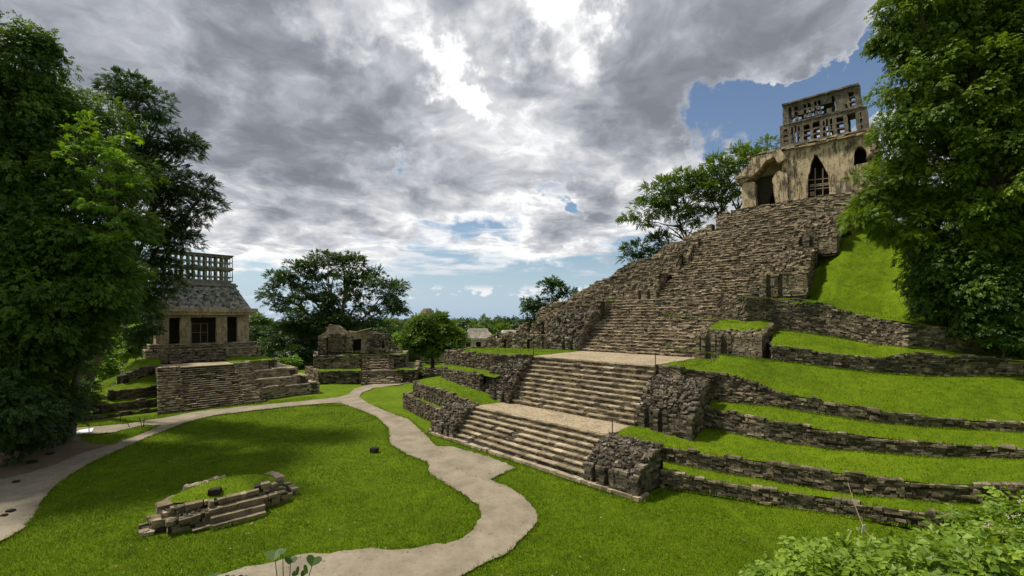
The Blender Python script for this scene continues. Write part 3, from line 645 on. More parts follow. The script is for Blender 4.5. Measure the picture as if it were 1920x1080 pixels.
fwall('retaining_wall', [(15.4, 8.4, 4.8, 6.62), (19.5, 6.9, 4.9, 6.62), (24.2, 6.95, 5.0, 6.62), (28.2, 7.7, 5.0, 6.5)], 'stone_dark', **kl)
fwall('retaining_wall', [(28.2, 7.7, 4, 6.5), (30.5, 15.4, 4, 6.6)], 'stone_dark', **kl)
def lst(A, B, nb=6, **k): hfield('grass_terrace', [fr(*a) for a in A], [fr(*b) for b in B], nb, M['turf'], pyr, na=30, **k)
lst([(16.9, 2.7, 2.46), (18.8, 2.6, 3.0), (22.1, 3.1, 3.1), (28.7, 4.3, 3.15), (29.5, 4.5, 3.15)], [(16.2, 5.9, 2.5), (19, 5.1, 3.3), (22.6, 5.4, 3.5), (26.6, 6.3, 3.75), (29.4, 11, 3.8)], 8)
lst([(19.2, 1.9, 1.36), (22, 2.5, 1.4), (27.2, 3.5, 1.5), (31.1, 4.3, 1.55)], [(19.2, 2.5, 1.5), (22.1, 3.0, 1.55), (28, 4.1, 1.6), (29.6, 6, 1.7)], 2)
lst([(17.5, 5.6, 4.6), (22.6, 5.5, 4.8), (26.5, 6.3, 4.7)], [(17.5, 7.6, 5), (24.2, 7.0, 5.05), (28.2, 7.9, 5.0)], 3)
lst([(15.45, 8.5, 6.56), (19.5, 7.1, 6.56), (24.2, 7.1, 6.56), (28.1, 7.9, 6.46)], [(16.0, 17.3, 6.6), (20, 17, 6.6), (25, 16.4, 6.5), (30.4, 15.6, 6.4)], 14)
acc = Acc()
for (a0, a1, b0, b1, z) in ((15.4, 28, 8.6, 22, 6.2), (3.4, 15.6, 9.5, 19, 6.2), (.4, 3.5, 10.4, 22, 5.2), (17, 29.3, 5, 12, 2.9), (3.5, 17, 3.5, 9.5, 2.2)):
    q = [(a0, b0), (a1, b0), (a1, b1), (a0, b1)]; acc.hexa([fr(x, y, -.3) for x, y in q] + [fr(x, y, z) for x, y in q], .2)
acc.build('earth_fill', M['soil_core'], pyr)
#@@PART3
# ------------------------------------------------------------------ pierced wall panels
def rough(loop, amp, seg=.3):
    o = []
    for k in range(len(loop)):
        a = np.array(loop[k], float); b = np.array(loop[(k + 1) % len(loop)], float); n = max(1, int(np.hypot(*(b - a)) / seg))
        for j in range(n): o.append(a + (b - a) * j / n + rng.uniform(-amp, amp, 2))
    return o
def panel_geo(outline, holes, th, amp=.03, seg=.35):
    cu = bpy.data.curves.new('t', 'CURVE'); cu.dimensions = '2D'; cu.fill_mode = 'BOTH'; cu.extrude = th / 2
    for lp in [outline] + holes:
        pts = rough(lp, amp, seg) if amp else lp
        sp = cu.splines.new('POLY'); sp.points.add(len(pts) - 1); sp.use_cyclic_u = True
        for p_, q in zip(sp.points, pts): p_.co = (q[0], q[1], 0, 1)
    o = bpy.data.objects.new('t', cu); C.objects.link(o)
    dg = bpy.context.evaluated_depsgraph_get(); me = bpy.data.meshes.new_from_object(o.evaluated_get(dg))
    V = np.array([v.co[:] for v in me.vertices]); F = [list(p_.vertices) for p_ in me.polygons]
    bpy.data.objects.remove(o); bpy.data.curves.remove(cu); bpy.data.meshes.remove(me)
    return V, F
def panel(name, outline, holes, th, org, d, mat, parent, amp=.03, seg=.35, lean=0.):
    """org: world point of (0,0); d: horizontal 2D direction of +s; front of the panel lies at org, thickness goes back"""
    V, F = panel_geo(outline, holes, th, amp, seg); d = np.array([*d, 0.]); nb = np.array([-d[1], d[0], 0.])
    w = np.array(org) + V[:, :1] * d + V[:, 1:2] * np.array([0, 0, 1.]) + (th / 2 - V[:, 2:3] + lean * V[:, 1:2]) * nb
    tri = [f for f in F if len(f) == 3]; qd = [f for f in F if len(f) == 4]
    return mk(name, w, [x for x in (np.array(tri), np.array(qd)) if len(x)], mat, parent)
def box_geo(acc, org, d, s0, s1, n0, n1, z0, z1, t=.5, taper=0.):
    """box in a facade frame: s along d, n backwards; taper pulls the top in"""
    d = np.array([*d, 0.]); nb = np.array([-d[1], d[0], 0.]); o = np.array(org, float)
    f = lambda s, n, z: o + d * s + nb * n + np.array([0, 0, z])
    acc.hexa([f(s0, n0, z0), f(s1, n0, z0), f(s1, n1, z0), f(s0, n1, z0), f(s0 + taper, n0 + taper, z1), f(s1 - taper, n0 + taper, z1), f(s1 - taper, n1 - taper, z1), f(s0 + taper, n1 - taper, z1)], t)
def R4(a, b, c, d): return [(a, b), (c, b), (c, d), (a, d)]
# ------------------------------------------------------------------ temple of the cross
fd = np.array([.768, -.640]); fd = fd / np.hypot(*fd); fn = np.array([-fd[1], fd[0]])
FO = np.array([28.7, 54.0])
def fac(cx, cy, back=0.):                   # crop point -> (s,z) on the facade plane
    px, py = 1340 + cx / 3.6, 130 + cy / 3.6; r = (px - 960) / FPX; o = FO + fn * back
    s = (r * o[1] - o[0]) / (fd[0] - r * fd[1]); D = o[1] + s * fd[1]
    return (s, HC + (600 - py) / FPX * D)
tem = empty('stone_temple', (34, 50, 24), 'cream stone temple with a tall pierced roof comb crowning the great pyramid', 'temple')
org = np.array([FO[0], FO[1], 0.])
f2 = lambda *a: [fac(*p_) for p_ in a]
# front wall of the sanctuary with the pointed arch, round niche
holes = [f2((628, 868), (626, 738), (662, 600), (672, 574), (690, 574), (768, 712), (773, 852)),
         f2((938, 648), (938, 580), (948, 540), (972, 514), (1002, 520), (1022, 545), (1032, 590), (1034, 625))]
zb = fac(500, 890)[1] - .6
main_o = f2((485, 905), (620, 880), (840, 858), (1100, 832), (1108, 560), (1075, 440), (1040, 412), (960, 432), (860, 446), (740, 470), (640, 500), (540, 530), (450, 556), (452, 700), (490, 720))
panel('wall', main_o, holes, .9, org + np.array([*fn, 0]) * .0, fd, M['plaster'], tem, amp=.05)
# left ruined bay: pier, broken vault, leaning inner pier
panel('wall', f2((188, 770), (276, 762), (280, 925), (190, 940)), [], 1.6, org - np.array([*fn, 0]) * .35, fd, M['plaster'], tem, amp=.06)
panel('wall', f2((392, 742), (418, 700), (440, 690), (488, 700), (498, 905), (410, 912), (404, 880), (400, 800)), [], .8, org - np.array([*fn, 0]) * .18, fd, M['plaster'], tem, amp=.07)
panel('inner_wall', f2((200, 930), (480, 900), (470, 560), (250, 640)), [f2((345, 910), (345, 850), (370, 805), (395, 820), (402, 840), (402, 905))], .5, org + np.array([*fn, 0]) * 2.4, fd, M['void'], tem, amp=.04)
ro = panel('roof', f2((150, 760), (190, 775), (240, 745), (300, 690), (350, 625), (400, 600), (440, 640), (485, 610), (450, 545), (380, 560), (330, 585), (262, 602), (235, 650), (175, 715)), [], 2.6, org - np.array([*fn, 0]) * .6, fd, M['plaster'], tem, amp=.08)
acc = Acc()                                 # eave slabs and ragged cornice stones
for (ax, ay, bx, by, n0, sz) in ((150, 752, 262, 738, -.95, .26), (225, 600, 375, 560, -.6, .2), (330, 570, 640, 495, -.3, .2), (480, 545, 1085, 430, -.35, .2), (640, 490, 1060, 408, -.2, .22), (430, 548, 900, 440, .25, .22), (150, 742, 240, 730, -.8, .2)):
    (s0, z0), (s1, z1) = fac(ax, ay), fac(bx, by); s = s0
    while s < s1:
        l = random.uniform(.3, .9); w = (s - s0) / (s1 - s0 + 1e-6); z = z0 + (z1 - z0) * w + random.uniform(-.1, .1)
        c = org + np.array([*fd, 0]) * (s + l / 2) + np.array([*fn, 0]) * (n0 + .45) + np.array([0, 0, z])
        acc.box(c, (l / 2, .5, sz * random.uniform(.25, .6)), np.array([*fd, 0]), np.array([*fn, 0]), (0, 0, 1), .05, random.uniform(.3, .8)); s += l
    acc.build('cornice', M['stone_tan'], tem); acc = Acc()
for (cx, cy, r_) in ((365, 540, .35), (395, 530, .4), (1085, 520, .5), (1075, 470, .45), (1095, 570, .5), (1090, 620, .5), (1100, 500, .4), (1060, 590, .35), (1085, 660, .4)):
    if cx < 900: continue
    for _ in range(7):
        s, z = fac(cx, cy); acc.box(org + np.array([*fd, 0]) * (s + random.uniform(-.3, .3)) + np.array([*fn, 0]) * random.uniform(-.3, .3) + np.array([0, 0, z + random.uniform(-.3, .3)]), (r_ * .5, r_ * .5, r_ * .35), np.array([*fd, 0]), np.array([*fn, 0]), (0, 0, 1), .07, random.uniform(.2, .7))
acc.build('broken_masonry', M['stone_tan'], tem)
acc = Acc()                                 # body: side, back and flat roof slab
s1 = fac(1100, 700)[0]; s0 = fac(450, 700)[0]; zt = fac(640, 500)[1]
box_geo(acc, org, fd, s1 - .8, s1 - .02, .92, 7.5, 23.5, zt - .2); box_geo(acc, org, fd, .3, 1.1, 1.3, 7.5, 23.5, zt - 2.6); box_geo(acc, org, fd, .3, s1, 7.5, 8.2, 23.5, zt - .4)
box_geo(acc, org, fd, s0 + .05, s1 - .1, .92, 8.0, zt - .62, zt - .15); box_geo(acc, org, fd, .5, s0 + .03, 1.9, 7.5, zt - 2.2, zt - 1.0); box_geo(acc, org, fd, s0, s0 + .6, .93, 7.5, 23.5, zt - .65)
acc.build('body', M['stone_tan'], tem)
acc = Acc(); box_geo(acc, org, fd, s0 + .7, s1 - .9, 3.4, 3.7, 23.6, zt - .65); acc.build('inner_wall', M['void'], tem)
# timber screen in the arch
acc = Acc(); A_ = fac(640, 862); B_ = fac(772, 850); zt_ = fac(700, 680)[1]
def bar(s0, z0, s1_, z1_, r_=.05, n=.45):
    d3 = np.array([*fd, 0]); a = org + d3 * s0 + np.array([*fn, 0]) * n + np.array([0, 0, z0]); b = org + d3 * s1_ + np.array([*fn, 0]) * n + np.array([0, 0, z1_]); x = b - a; L = np.linalg.norm(x); x /= L
    y = np.array([*fn, 0]); acc.box((a + b) / 2, (L / 2, r_, r_), x, y, np.cross(x, y), 0, .5)
for cx in (676, 728): bar(*fac(cx, 862), *fac(cx, 660))
for cy in ((742, 728), (806, 792)): bar(*fac(632, cy[0]), *fac(770, cy[1]))
for cy in (776, 784): bar(*fac(640, cy), *fac(768, cy - 14), .09, .5)
for cy in (826, 836, 845): bar(*fac(640, cy), *fac(675, cy - 3), .08, .5)
acc.build('timber_screen', M['wood'], tem)
# roof comb: two pierced walls standing on the roof
BK = 2.6
g2 = lambda *a: [fac(*p_, BK) for p_ in a]
def quadmap(c4):
    c4 = np.array(c4)
    return lambda u, v: tuple((c4[0] * (1 - u) + c4[1] * u) * (1 - v) + (c4[3] * (1 - u) + c4[2] * u) * v)
def comb_tier(c4, groups, rows, pad=.0):
    q = quadmap(c4); hs = []
    for (u0, u1, kind) in groups:
        if kind == 'tall': hs.append([q(u0, rows[0]), q(u1, rows[0]), q(u1, rows[-1]), q(u0, rows[-1])])
        elif kind == 'low': hs.append([q(u0, rows[0]), q(u1, rows[0]), q(u1, rows[1] - .03), q(u0, rows[1] - .03)])
        else:
            for a, b in zip(rows[:-1], rows[1:]):
                j_ = lambda: random.uniform(-.022, .022); hs.append([q(u0 + j_() * .2, a + .02 + j_()), q(u1 + j_() * .2, a + .02 + j_()), q(u1 + j_() * .2, b - .04 + j_()), q(u0 + j_() * .2, b - .04 + j_())])
    return hs
up = g2((462, 380), (1000, 252), (980, 106), (456, 252)); lo = g2((443, 530), (1046, 412), (1030, 250), (440, 388))
ug = [(.085, .125, 'tall'), (.165, .21, 'g'), (.285, .33, 'g'), (.345, .385, 'g'), (.43, .465, 'g'), (.475, .51, 'g'), (.575, .635, 'low'), (.65, .685, 'tall'), (.80, .825, 'low'), (.855, .92, 'g')]
lg = [(.05, .10, 'g'), (.14, .165, 'tall'), (.185, .205, 'tall'), (.225, .245, 'g'), (.29, .365, 'g'), (.40, .475, 'g'), (.515, .535, 'g'), (.55, .57, 'tall'), (.595, .62, 'g'), (.665, .745, 'g'), (.785, .87, 'tall'), (.915, .935, 'g')]
def grow(c4): return rough(c4, .05, .5)
comb = panel('roof_comb', up, comb_tier(up, ug, [.10, .34, .58, .86]), .5, org + np.array([*fn, 0]) * BK, fd, M['comb'], tem, amp=.045)
co2 = panel('lower_lattice', lo, comb_tier(lo, lg, [.08, .32, .56, .85]), .65, org + np.array([*fn, 0]) * (BK - .2), fd, M['comb'], comb, amp=.045)
s2 = lambda hs: [[(p_[0] + .22, p_[1] - .05) for p_ in h] for h in hs]
panel('rear_lattice', up, s2(comb_tier(up, ug, [.10, .34, .58, .86])), .4, org + np.array([*fn, 0]) * (BK + 1.3), fd, M['comb'], comb, amp=.045)
panel('rear_lattice', lo, s2(comb_tier(lo, lg, [.08, .32, .56, .85])), .4, org + np.array([*fn, 0]) * (BK + 1.5), fd, M['comb'], comb, amp=.045)
acc = Acc()
for (c0, c1, z_) in ((up[0], up[1], .0), (up[3], up[2], .1), (lo[0], lo[1], -.1)):
    s = c0[0]
    while s < c1[0] - .2:
        l = min(random.uniform(.4, 1), c1[0] - s + .05); w = (s + l / 2 - c0[0]) / (c1[0] - c0[0]); z = c0[1] + (c1[1] - c0[1]) * w + z_
        acc.box(org + np.array([*fd, 0]) * (s + l / 2) + np.array([*fn, 0]) * (BK + .8) + np.array([0, 0, z]), (l / 2, 1.1, .09), np.array([*fd, 0]), np.array([*fn, 0]), (0, 0, 1), .03, random.uniform(.2, .6)); s += l
    acc.build('comb_ledge', M['comb'], comb); acc = Acc()
# ------------------------------------------------------------------ temple of the sun (left)
sd = np.array([.724, .690]); sd /= np.hypot(*sd); sn = np.array([-sd[1], sd[0]]); SO = np.array([-30.3, 52.3])
def sf(s, n, z=0.): q = SO + sd * s + sn * n; return np.array([q[0], q[1], z])
def sfp(px, py, back):                      # photo point -> (s,z) on a plane `back` behind the stair foot
    r = (px - 960) / FPX; o = SO + sn * back; s = (r * o[1] - o[0]) / (sd[0] - r * sd[1]); D = o[1] + s * sd[1]
    return s, HC + (600 - py) / FPX * D
sp = empty('temple_platform', sf(-5, 2), 'stepped stone platform with steep stairs carrying the small temple on the left', 'platform')
sfa = lambda a, b, z=0.: sf(a, b, z)
D3, N3 = np.array([*sd, 0]), np.array([*sn, 0])
def swall(name, pts, mat='stone_tan', parent=sp, out=1, **k):
    acc = Acc(); wall(acc, [(*sf(a, b)[:2], zb, zt) for a, b, zb, zt in pts], out=out, **k); return acc.build(name, M[mat], parent)
stairs('staircase', -7.9, -2.2, -.1, 3.7, -.05, 4.5, 20, M['stone_tan'], sp, f=sfa, a1t=-2.6, worn=.15, sl=.35, tb=.42, u=D3, v=N3, courses=1, ct=.3, ro=.5)  # stronger tread light and riser shade put into the tint of this flight
def balustrade(s0, s1, t0, t1):
    acc = Acc(); n = 18
    for k in range(n):
        w = k / n; a0 = s0 + (t0 - s0) * w; a1 = s1 + (t1 - s1) * w; b = 3.5 * w - .1; z0 = 4.6 * w
        wall(acc, [(*sf(a0, b)[:2], z0 - .1, z0 + .30), (*sf(a1, b)[:2], z0 - .1, z0 + .30)], out=1, ch=.13, sl=.34, th=.5, core=.9, tb=.42, rag=.3, jit=.02)
    for a, o in ((0, -1), (1, 1)):
        wall(acc, [(*sf((s0, s1)[a] + ((t0, t1)[a] - (s0, s1)[a]) * k / 8, 3.5 * k / 8)[:2], 0, .15 + 4.5 * k / 8) for k in range(9)] + [(*sf((t0, t1)[a], 4.5)[:2], 0, 4.6)], out=o, ch=.14, sl=.36, core=.3, tb=.4, rag=.2)
    return acc.build('balustrade', M['stone_tan'], sp)
balustrade(-10.1, -7.9, -9.9, -7.9); balustrade(-2.2, 0, -2.6, -.9)
for (s1_, n_, z0, z1) in ((7.2, 2.0, 0, 1.45), (6.1, 3.1, 1.3, 2.5), (5.1, 4.2, 2.4, 3.5), (2.8, 5.4, 3.4, 4.6)):
    swall('tier_wall', [(-1.0, n_, z0, z1), (s1_, n_, z0, z1)], batter=.06, ch=.17, sl=.4, tb=.5, rag=.2, capt=.2, core=1.0)
    swall('tier_wall', [(s1_, n_, z0, z1), (s1_, n_ + 12, z0, z1)], batter=.06, ch=.17, sl=.4, tb=.5, rag=.2, core=1.0)
acc = Acc()
for s0_, s1_, n0, n1, z in ((-9.8, 7.0, 2.2, 26, 1.38), (-9.8, 5.9, 3.3, 26, 2.43), (-9.8, 4.9, 4.4, 26, 3.43), (-9.9, -.9, 3.6, 26, 4.3), (-1, 2.6, 5.6, 26, 4.35)):
    q = [(s0_, n0), (s1_, n0), (s1_, n1), (s0_, n1)]; acc.hexa([sf(x, y, -.2) for x, y in q] + [sf(x, y, z) for x, y in q], .6)
acc.build('masonry_core', M['stone_tan'], sp)
slab('landing', [sf(-9, 3.3), sf(-1.5, 3.3), sf(-1.5, 8), sf(-9.5, 8)], 4.56, M['flag'], sp)
def sstrip(A, B, nb=4, **k): return hfield('grass_terrace', [sf(*a) for a in A], [sf(*b) for b in B], nb, M['turf'], sp, na=24, **k)
sstrip([(-2.6, 5, 4.6), (2.7, 5.3, 4.6)], [(-2.6, 12, 4.75), (2.7, 12, 4.75)], 6, amp=.1)
sstrip([(-1, 2.9, 1.38), (7.1, 2.9, 1.38)], [(-1, 3.3, 1.4), (7, 3.3, 1.4)], 1, amp=.02, lift=-.08)
# crumbled terraces left of the stairs, traced
SLn = [[(159, 789), (292, 772)], [(160, 782.6), (283, 767)], [(168, 779), (287, 762)], [(177, 760), (294, 747)], [(203, 752), (296, 742)], [(203, 734), (298, 723)],
       [(225, 720), (250, 714), (300, 698)], [(227, 706), (259, 690), (301, 684)], [(230, 700), (262, 684), (301, 680)]]
SM = [0, 0, .15, 0, .2, 0, .35, 0, .2]
scols = [150, 178, 205, 230, 255, 280, 302]; SCH = [chain(px, SLn, SM, 0) for px in scols]
for k, i0 in ((0, 0), (2, 1), (4, 2), (6, 3)):
    a = Acc(); wall(a, [(c[k][0], c[k][1], c[k][2] - .1, c[k + 1][2]) for c in SCH[i0:]], out=1, ch=.17, sl=.4, tb=.35, rag=.8, jit=.03, core=.8)
    c0 = SCH[i0]; bk = np.array([*sn]) * 9
    wall(a, [(c0[k][0] + bk[0], c0[k][1] + bk[1], c0[k][2] - .5, c0[k + 1][2]), (c0[k][0], c0[k][1], c0[k][2] - .5, c0[k + 1][2])], out=1, ch=.17, sl=.4, tb=.35, rag=.8, jit=.03)
    a.build('terrace_wall', M['stone_dark'], sp)
for k, i0 in ((1, 0), (3, 1), (5, 2), (7, 3)):
    A = [c[k] + np.array([0, .1, -.03]) for c in SCH[i0:]]; B = [c[k + 1] + np.array([0, .12, .02]) for c in SCH[i0:]] if k < 8 else None
    c0 = SCH[i0]; bk = np.array([*(sn * 3 - sd * 2.5), 0]); gA = A[0] + bk * .6; gA[2] = A[0][2] - 1.6; gB = B[0] + bk * 1.2; gB[2] = A[0][2] - 1.4
    hfield('grass_terrace', [gA] + A, [gB] + B, 5, M['turf'], sp, na=30, amp=.05)
A = [c[8] for c in SCH[3:]] + [sf(-9.5, 3.6, 4.55)]; B = [sf(-12 + k * .9, 12.5, 5.2) for k in range(4)] + [sf(-9, 11.5, 4.8)]
hfield('grass_terrace', A, B, 8, M['turf'], sp, na=24, amp=.12)
# building
st = empty('stone_temple', sf(-4, 14, 4.6), 'small temple on the left with three doorways, sloping carved roof and lattice comb', 'temple')
def sbox(name, boxes, mat, parent=st, t=.5):
    acc = Acc()
    for b_ in boxes: box_geo(acc, sf(0, 0), sd, *b_[:6], taper=b_[6] if len(b_) > 6 else 0, t=t)
    return acc.build(name, M[mat], parent)
pl0 = sfp(273, 660, 12)[0]; pl1 = sfp(489, 660, 12)[0]; zpl = sfp(292.8, 645, 12)[1]
w0 = sfp(292.8, 640, 13.2)[0]; w1 = sfp(467, 640, 13.2)[0]; zbs = 6.75; zwt = sfp(380, 591, 13.2)[1]
for (s0_, s1_, n_, z0, z1) in ((pl0, pl1, 12.0, 4.4, 6.1), (pl0 + .4, pl1 - .7, 12.6, 5.9, 6.8)):
    swall('base', [(s0_, n_, z0, z1), (s1_, n_, z0, z1)], parent=st, ch=.16, sl=.45, tb=.45, rag=.1, core=1, capt=.25)
    swall('base', [(s0_, n_ + 9, z0, z1), (s0_, n_, z0, z1)], parent=st, ch=.16, sl=.45, tb=.45, rag=.1); swall('base', [(s1_, n_, z0, z1), (s1_, n_ + 9, z0, z1)], parent=st, ch=.16, sl=.45, rag=.1)
sbox('floor', [(pl0 + .2, pl1 - .2, 12.3, 21, 4.2, 6.0), (pl0 + .6, pl1 - .9, 12.9, 20, 5.9, 6.72)], 'stone')
stairs('staircase', sfp(338, 655, 11)[0], sfp(408, 655, 11)[0], 10.6, 12.9, 4.5, 6.8, 7, M['stone'], st, f=sfa, worn=.3, sl=.4, tb=.5, u=D3, v=N3, courses=1)
acc = Acc()
for s_ in (sfp(333, 655, 11)[0], sfp(414, 655, 11)[0]):
    for k in range(6): wall(acc, [(*sf(s_ - .75, 10.5 + k * .35)[:2], 4.3, 4.7 + k * .36), (*sf(s_ + .75, 10.5 + k * .35)[:2], 4.3, 4.7 + k * .36)], out=1, ch=.13, sl=.4, tb=.45, rag=.1, core=.6)
    acc.build('balustrade', M['stone'], st); acc = Acc()
dz = lambda px, py: sfp(px, py, 13.2)
doors = []
for x0, x1, y0, y1 in ((316.7, 336.8, 640, 596), (358, 405.3, 638, 595), (425.8, 445, 636, 594)):
    doors.append([(dz(x0, y0)[0], zbs + .05), (dz(x1, y0)[0], zbs + .05), (dz(x1, y0)[0], dz(x1, y1)[1]), (dz(x0, y0)[0], dz(x0, y1)[1])])
panel('wall', [(w0, zbs), (w1, zbs), (w1, zwt + .1), (w0, zwt + .1)], doors, .8, sf(0, 13.2), sd, M['plaster_sun'], st, amp=.02)
sbox('wall', [(w0, w0 + .7, 14.01, 20, zbs, zwt), (w1 - .7, w1, 14.01, 20, zbs, zwt), (w0 + .7, w1 - .7, 19.3, 20, zbs, zwt)], 'plaster_sun')
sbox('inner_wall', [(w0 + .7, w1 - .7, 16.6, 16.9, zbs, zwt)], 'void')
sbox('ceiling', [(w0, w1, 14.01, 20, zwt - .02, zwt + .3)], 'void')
# carved relief frames on the outer pier
acc = Acc()
for s_ in (w0 + .75, (doors[0][1][0] + doors[1][0][0]) / 2, (doors[1][1][0] + doors[2][0][0]) / 2):
    acc.box(sf(s_, 13.2, 8.7), (.56, .03, 1.75), D3, N3)
    for zz, hw, hh in ((9.2, .42, .55), (7.9, .38, .4)):
        for k in range(14):
            a_ = k / 14 * 6.283; acc.box(sf(s_ + hw * math.cos(a_), 13.19, zz + hh * math.sin(a_)), (.09, .05, .09), D3, N3, (0, 0, 1), .02, .5)
    for _ in range(10): acc.box(sf(s_ + random.uniform(-.3, .3), 13.2, random.uniform(7.3, 9.9)), (random.uniform(.04, .15), .04, random.uniform(.04, .2)), D3, N3, (0, 0, 1), .03, .5)
    acc.build('relief', M['plaster_sun'], st); acc = Acc()
zc = zwt + .05; zr = sfp(380, 577, 13)[1]; zr2 = sfp(400, 537, 15.5)[1]
cor = sbox('roof', [(w0 - .75, w1 + .75, 12.5, 20.7, zc, zc + .42), (w0 - .95, w1 + .95, 12.3, 20.9, zc + .42, zr)], 'plaster_sun')
fr_ = sbox('frieze', [(w0 - .2, w1 + .2, 12.9, 20.2, zr, zr2, 1.65)], 'frieze', cor)
sbox('moulding', [(w0 + 1.2, w1 - 1.2, 14.3, 18.9, zr2, zr2 + .25), (w0 + 1.4, w1 - 1.4, 14.5, 18.7, zr2 + .25, zr2 + .5), (w0 + 1.9, w1 - 1.9, 14.9, 18.2, zr2 + .5, zr2 + .75)], 'comb_sun', cor)
acc = Acc()                                 # lumps of broken stucco figures on the slope
for _ in range(260):
    s_ = random.uniform(w0 + .3, w1 - .3); w = random.uniform(.08, .92); z_ = zr + (zr2 - zr) * w
    if abs(s_ - (w0 + w1) / 2) > (w1 - w0) / 2 - .2 - 1.4 * w: continue
    acc.box(sf(s_, 12.9 + 1.65 * w, z_), (random.uniform(.06, .28), .1, random.uniform(.05, .22)), D3, N3, (0, 0, 1), .07, .5)
acc.build('stucco_fragments', M['frieze'], cor)
zc0 = zr2 + .75; c1 = sfp(434.6, 500, 16)[0]; c0 = c1 - 9.2; zct = sfp(434, 482, 16)[1]; H_ = zct - zc0
def lat(n_, sh):
    hs = []; cw = (c1 - c0) / 14
    for k in range(14):
        for r_, (v0, v1) in enumerate(((.05, .16), (.2, .42), (.56, .72), (.76, .93))):
            hs.append(R4(c0 + cw * k + (.09 if k % 3 else .16) + sh * .5, zc0 + H_ * v0, c0 + cw * (k + 1) - (.07 if k % 2 else .13), zc0 + H_ * v1))
    return hs
cb = panel('roof_comb', R4(c0, zc0, c1, zct), lat(0, .0), .2, sf(0, 15.3), sd, M['comb_sun'], st, amp=.02)
panel('rear_lattice', R4(c0, zc0, c1, zct), lat(0, .06), .15, sf(0, 17.0), sd, M['comb_sun'], cb, amp=.02)
sbox('comb_ledge', [(c0 - .1, c1 + .1, 15.1, 17.5, zct, zct + .12), (c0 - .1, c1 + .1, 15.15, 17.4, zc0 + H_ * .47, zc0 + H_ * .52)], 'comb_sun', cb)
acc = Acc(); g0, g1 = doors[1][0][0] + .15, doors[1][1][0] - .9
for s_ in (g0, (g0 + g1) / 2 + .1, g1): acc.box(sf(s_, 13.9, 8.2), (.035, .035, 1.35), D3, N3)
for z_ in (8.3, 9.5): acc.box(sf((g0 + g1) / 2, 13.9, z_), ((g1 - g0) / 2, .03, .03), D3, N3)
acc.build('gate', M['wood'], st)
# ------------------------------------------------------------------ temple fourteen (centre)
td = np.array([.985, .17]); td /= np.hypot(*td); tn = np.array([-td[1], td[0]]); TO = P(716, 720, 0)[:2]
def tf(s, n, z=0.): q = TO + td * s + tn * n; return np.array([q[0], q[1], z])
def tp(px, py, back):
    r = (px - 960) / FPX; o = TO + tn * back; s = (r * o[1] - o[0]) / (td[0] - r * td[1]); D = o[1] + s * td[1]
    return s, HC + (600 - py) / FPX * D
T3, TN3 = np.array([*td, 0]), np.array([*tn, 0])
tpl = empty('temple_platform', tf(0, 3), 'two-tiered low stone platform with a narrow central stairway, in the middle distance', 'platform')
def twall(name, pts, mat='stone', parent=tpl, out=1, **k):
    acc = Acc(); wall(acc, [(*tf(a, b)[:2], zb, zt) for a, b, zb, zt in pts], out=out, **k); return acc.build(name, M[mat], parent)
tx = lambda px, back: tp(px, 700, back)[0]
e0, e1 = tx(597, 1.2), tx(782, 1.2); z1_ = tp(640, 696, 1.2)[1]
z2_ = tp(700, 665, 4.0)[1]; m0, m1 = tx(588, 4.2), tx(760, 4.2)
kt = dict(ch=.2, sl=.5, rag=.5, jit=.04, tb=.42, ts=.28, core=1)
twall('tier_wall', [(e0, 1.2, 0, z1_), (tx(672, 1.2), 1.2, 0, z1_)], 'stone_dark', **kt); twall('tier_wall', [(tx(745, 1.2), 1.2, 0, z1_ - .1), (e1, 1.2, 0, z1_ - .1)], 'stone_dark', **kt)
twall('tier_wall', [(e0 - 4.2, 9, .3, z1_ + .2), (e0, 1.2, 0, z1_)], 'stone', **kt); twall('tier_wall', [(e1, 1.2, 0, z1_), (e1, 10, 0, z1_)], 'stone', **kt)
twall('tier_wall', [(m0, 4.2, z1_ - .3, z2_), (tx(676, 4.2), 4.2, z1_ - .3, z2_)], 'stone', **kt); twall('tier_wall', [(tx(722, 4.2), 4.2, z1_ - .3, z2_), (m1, 4.2, z1_ - .3, z2_)], 'stone_dark', **kt)
twall('tier_wall', [(m0 - 1.5, 10, z1_ - .3, z2_), (m0, 4.2, z1_ - .3, z2_)], 'stone', **kt)
acc = Acc()
for a, b, c_, d_, z in ((e0 + .3, e1 - .2, 1.6, 16, z1_ - .12), (m0 + .2, m1 - .2, 4.6, 15, z2_ - .1)):
    q = [(a, c_), (b, c_), (b, d_), (a - 3, d_)]; acc.hexa([tf(x, y, -.3) for x, y in q] + [tf(x, y, z) for x, y in q], .4)
acc.build('masonry_core', M['stone'], tpl)
stairs('staircase', tx(692, 0), tx(739, 0), 0, 2.6, 0, z1_, 7, M['stone_tan'], tpl, f=lambda a, b, z=0: tf(a, b, z), worn=.4, sl=.5, tb=.5, u=T3, v=TN3, a1t=tx(735, 0), courses=1)
stairs('staircase', tx(690, 2.6), tx(727, 2.6), 2.7, 5.4, z1_, z2_, 6, M['stone_tan'], tpl, f=lambda a, b, z=0: tf(a, b, z), worn=.4, sl=.5, tb=.5, u=T3, v=TN3, courses=1)
for (xa, xb, na, nb, za, zb_) in ((677, 691, -.2, 2.4, 0, z1_), (740, 754, -.1, 2.4, 0, z1_), (677, 689, 2.5, 5, z1_, z2_), (726, 738, 2.5, 5, z1_, z2_)):
    acc = Acc(); a, b = tx(xa, na), tx(xb, na)
    for k in range(8):
        w = k / 8; wall(acc, [(*tf(a, na + (nb - na) * w)[:2], za - .1, za + .25 + (zb_ - za) * w), (*tf(b, na + (nb - na) * w)[:2], za - .1, za + .25 + (zb_ - za) * w)], out=1, ch=.15, sl=.35, tb=.4, rag=.3, core=.5)
    acc.build('balustrade', M['stone'], tpl)
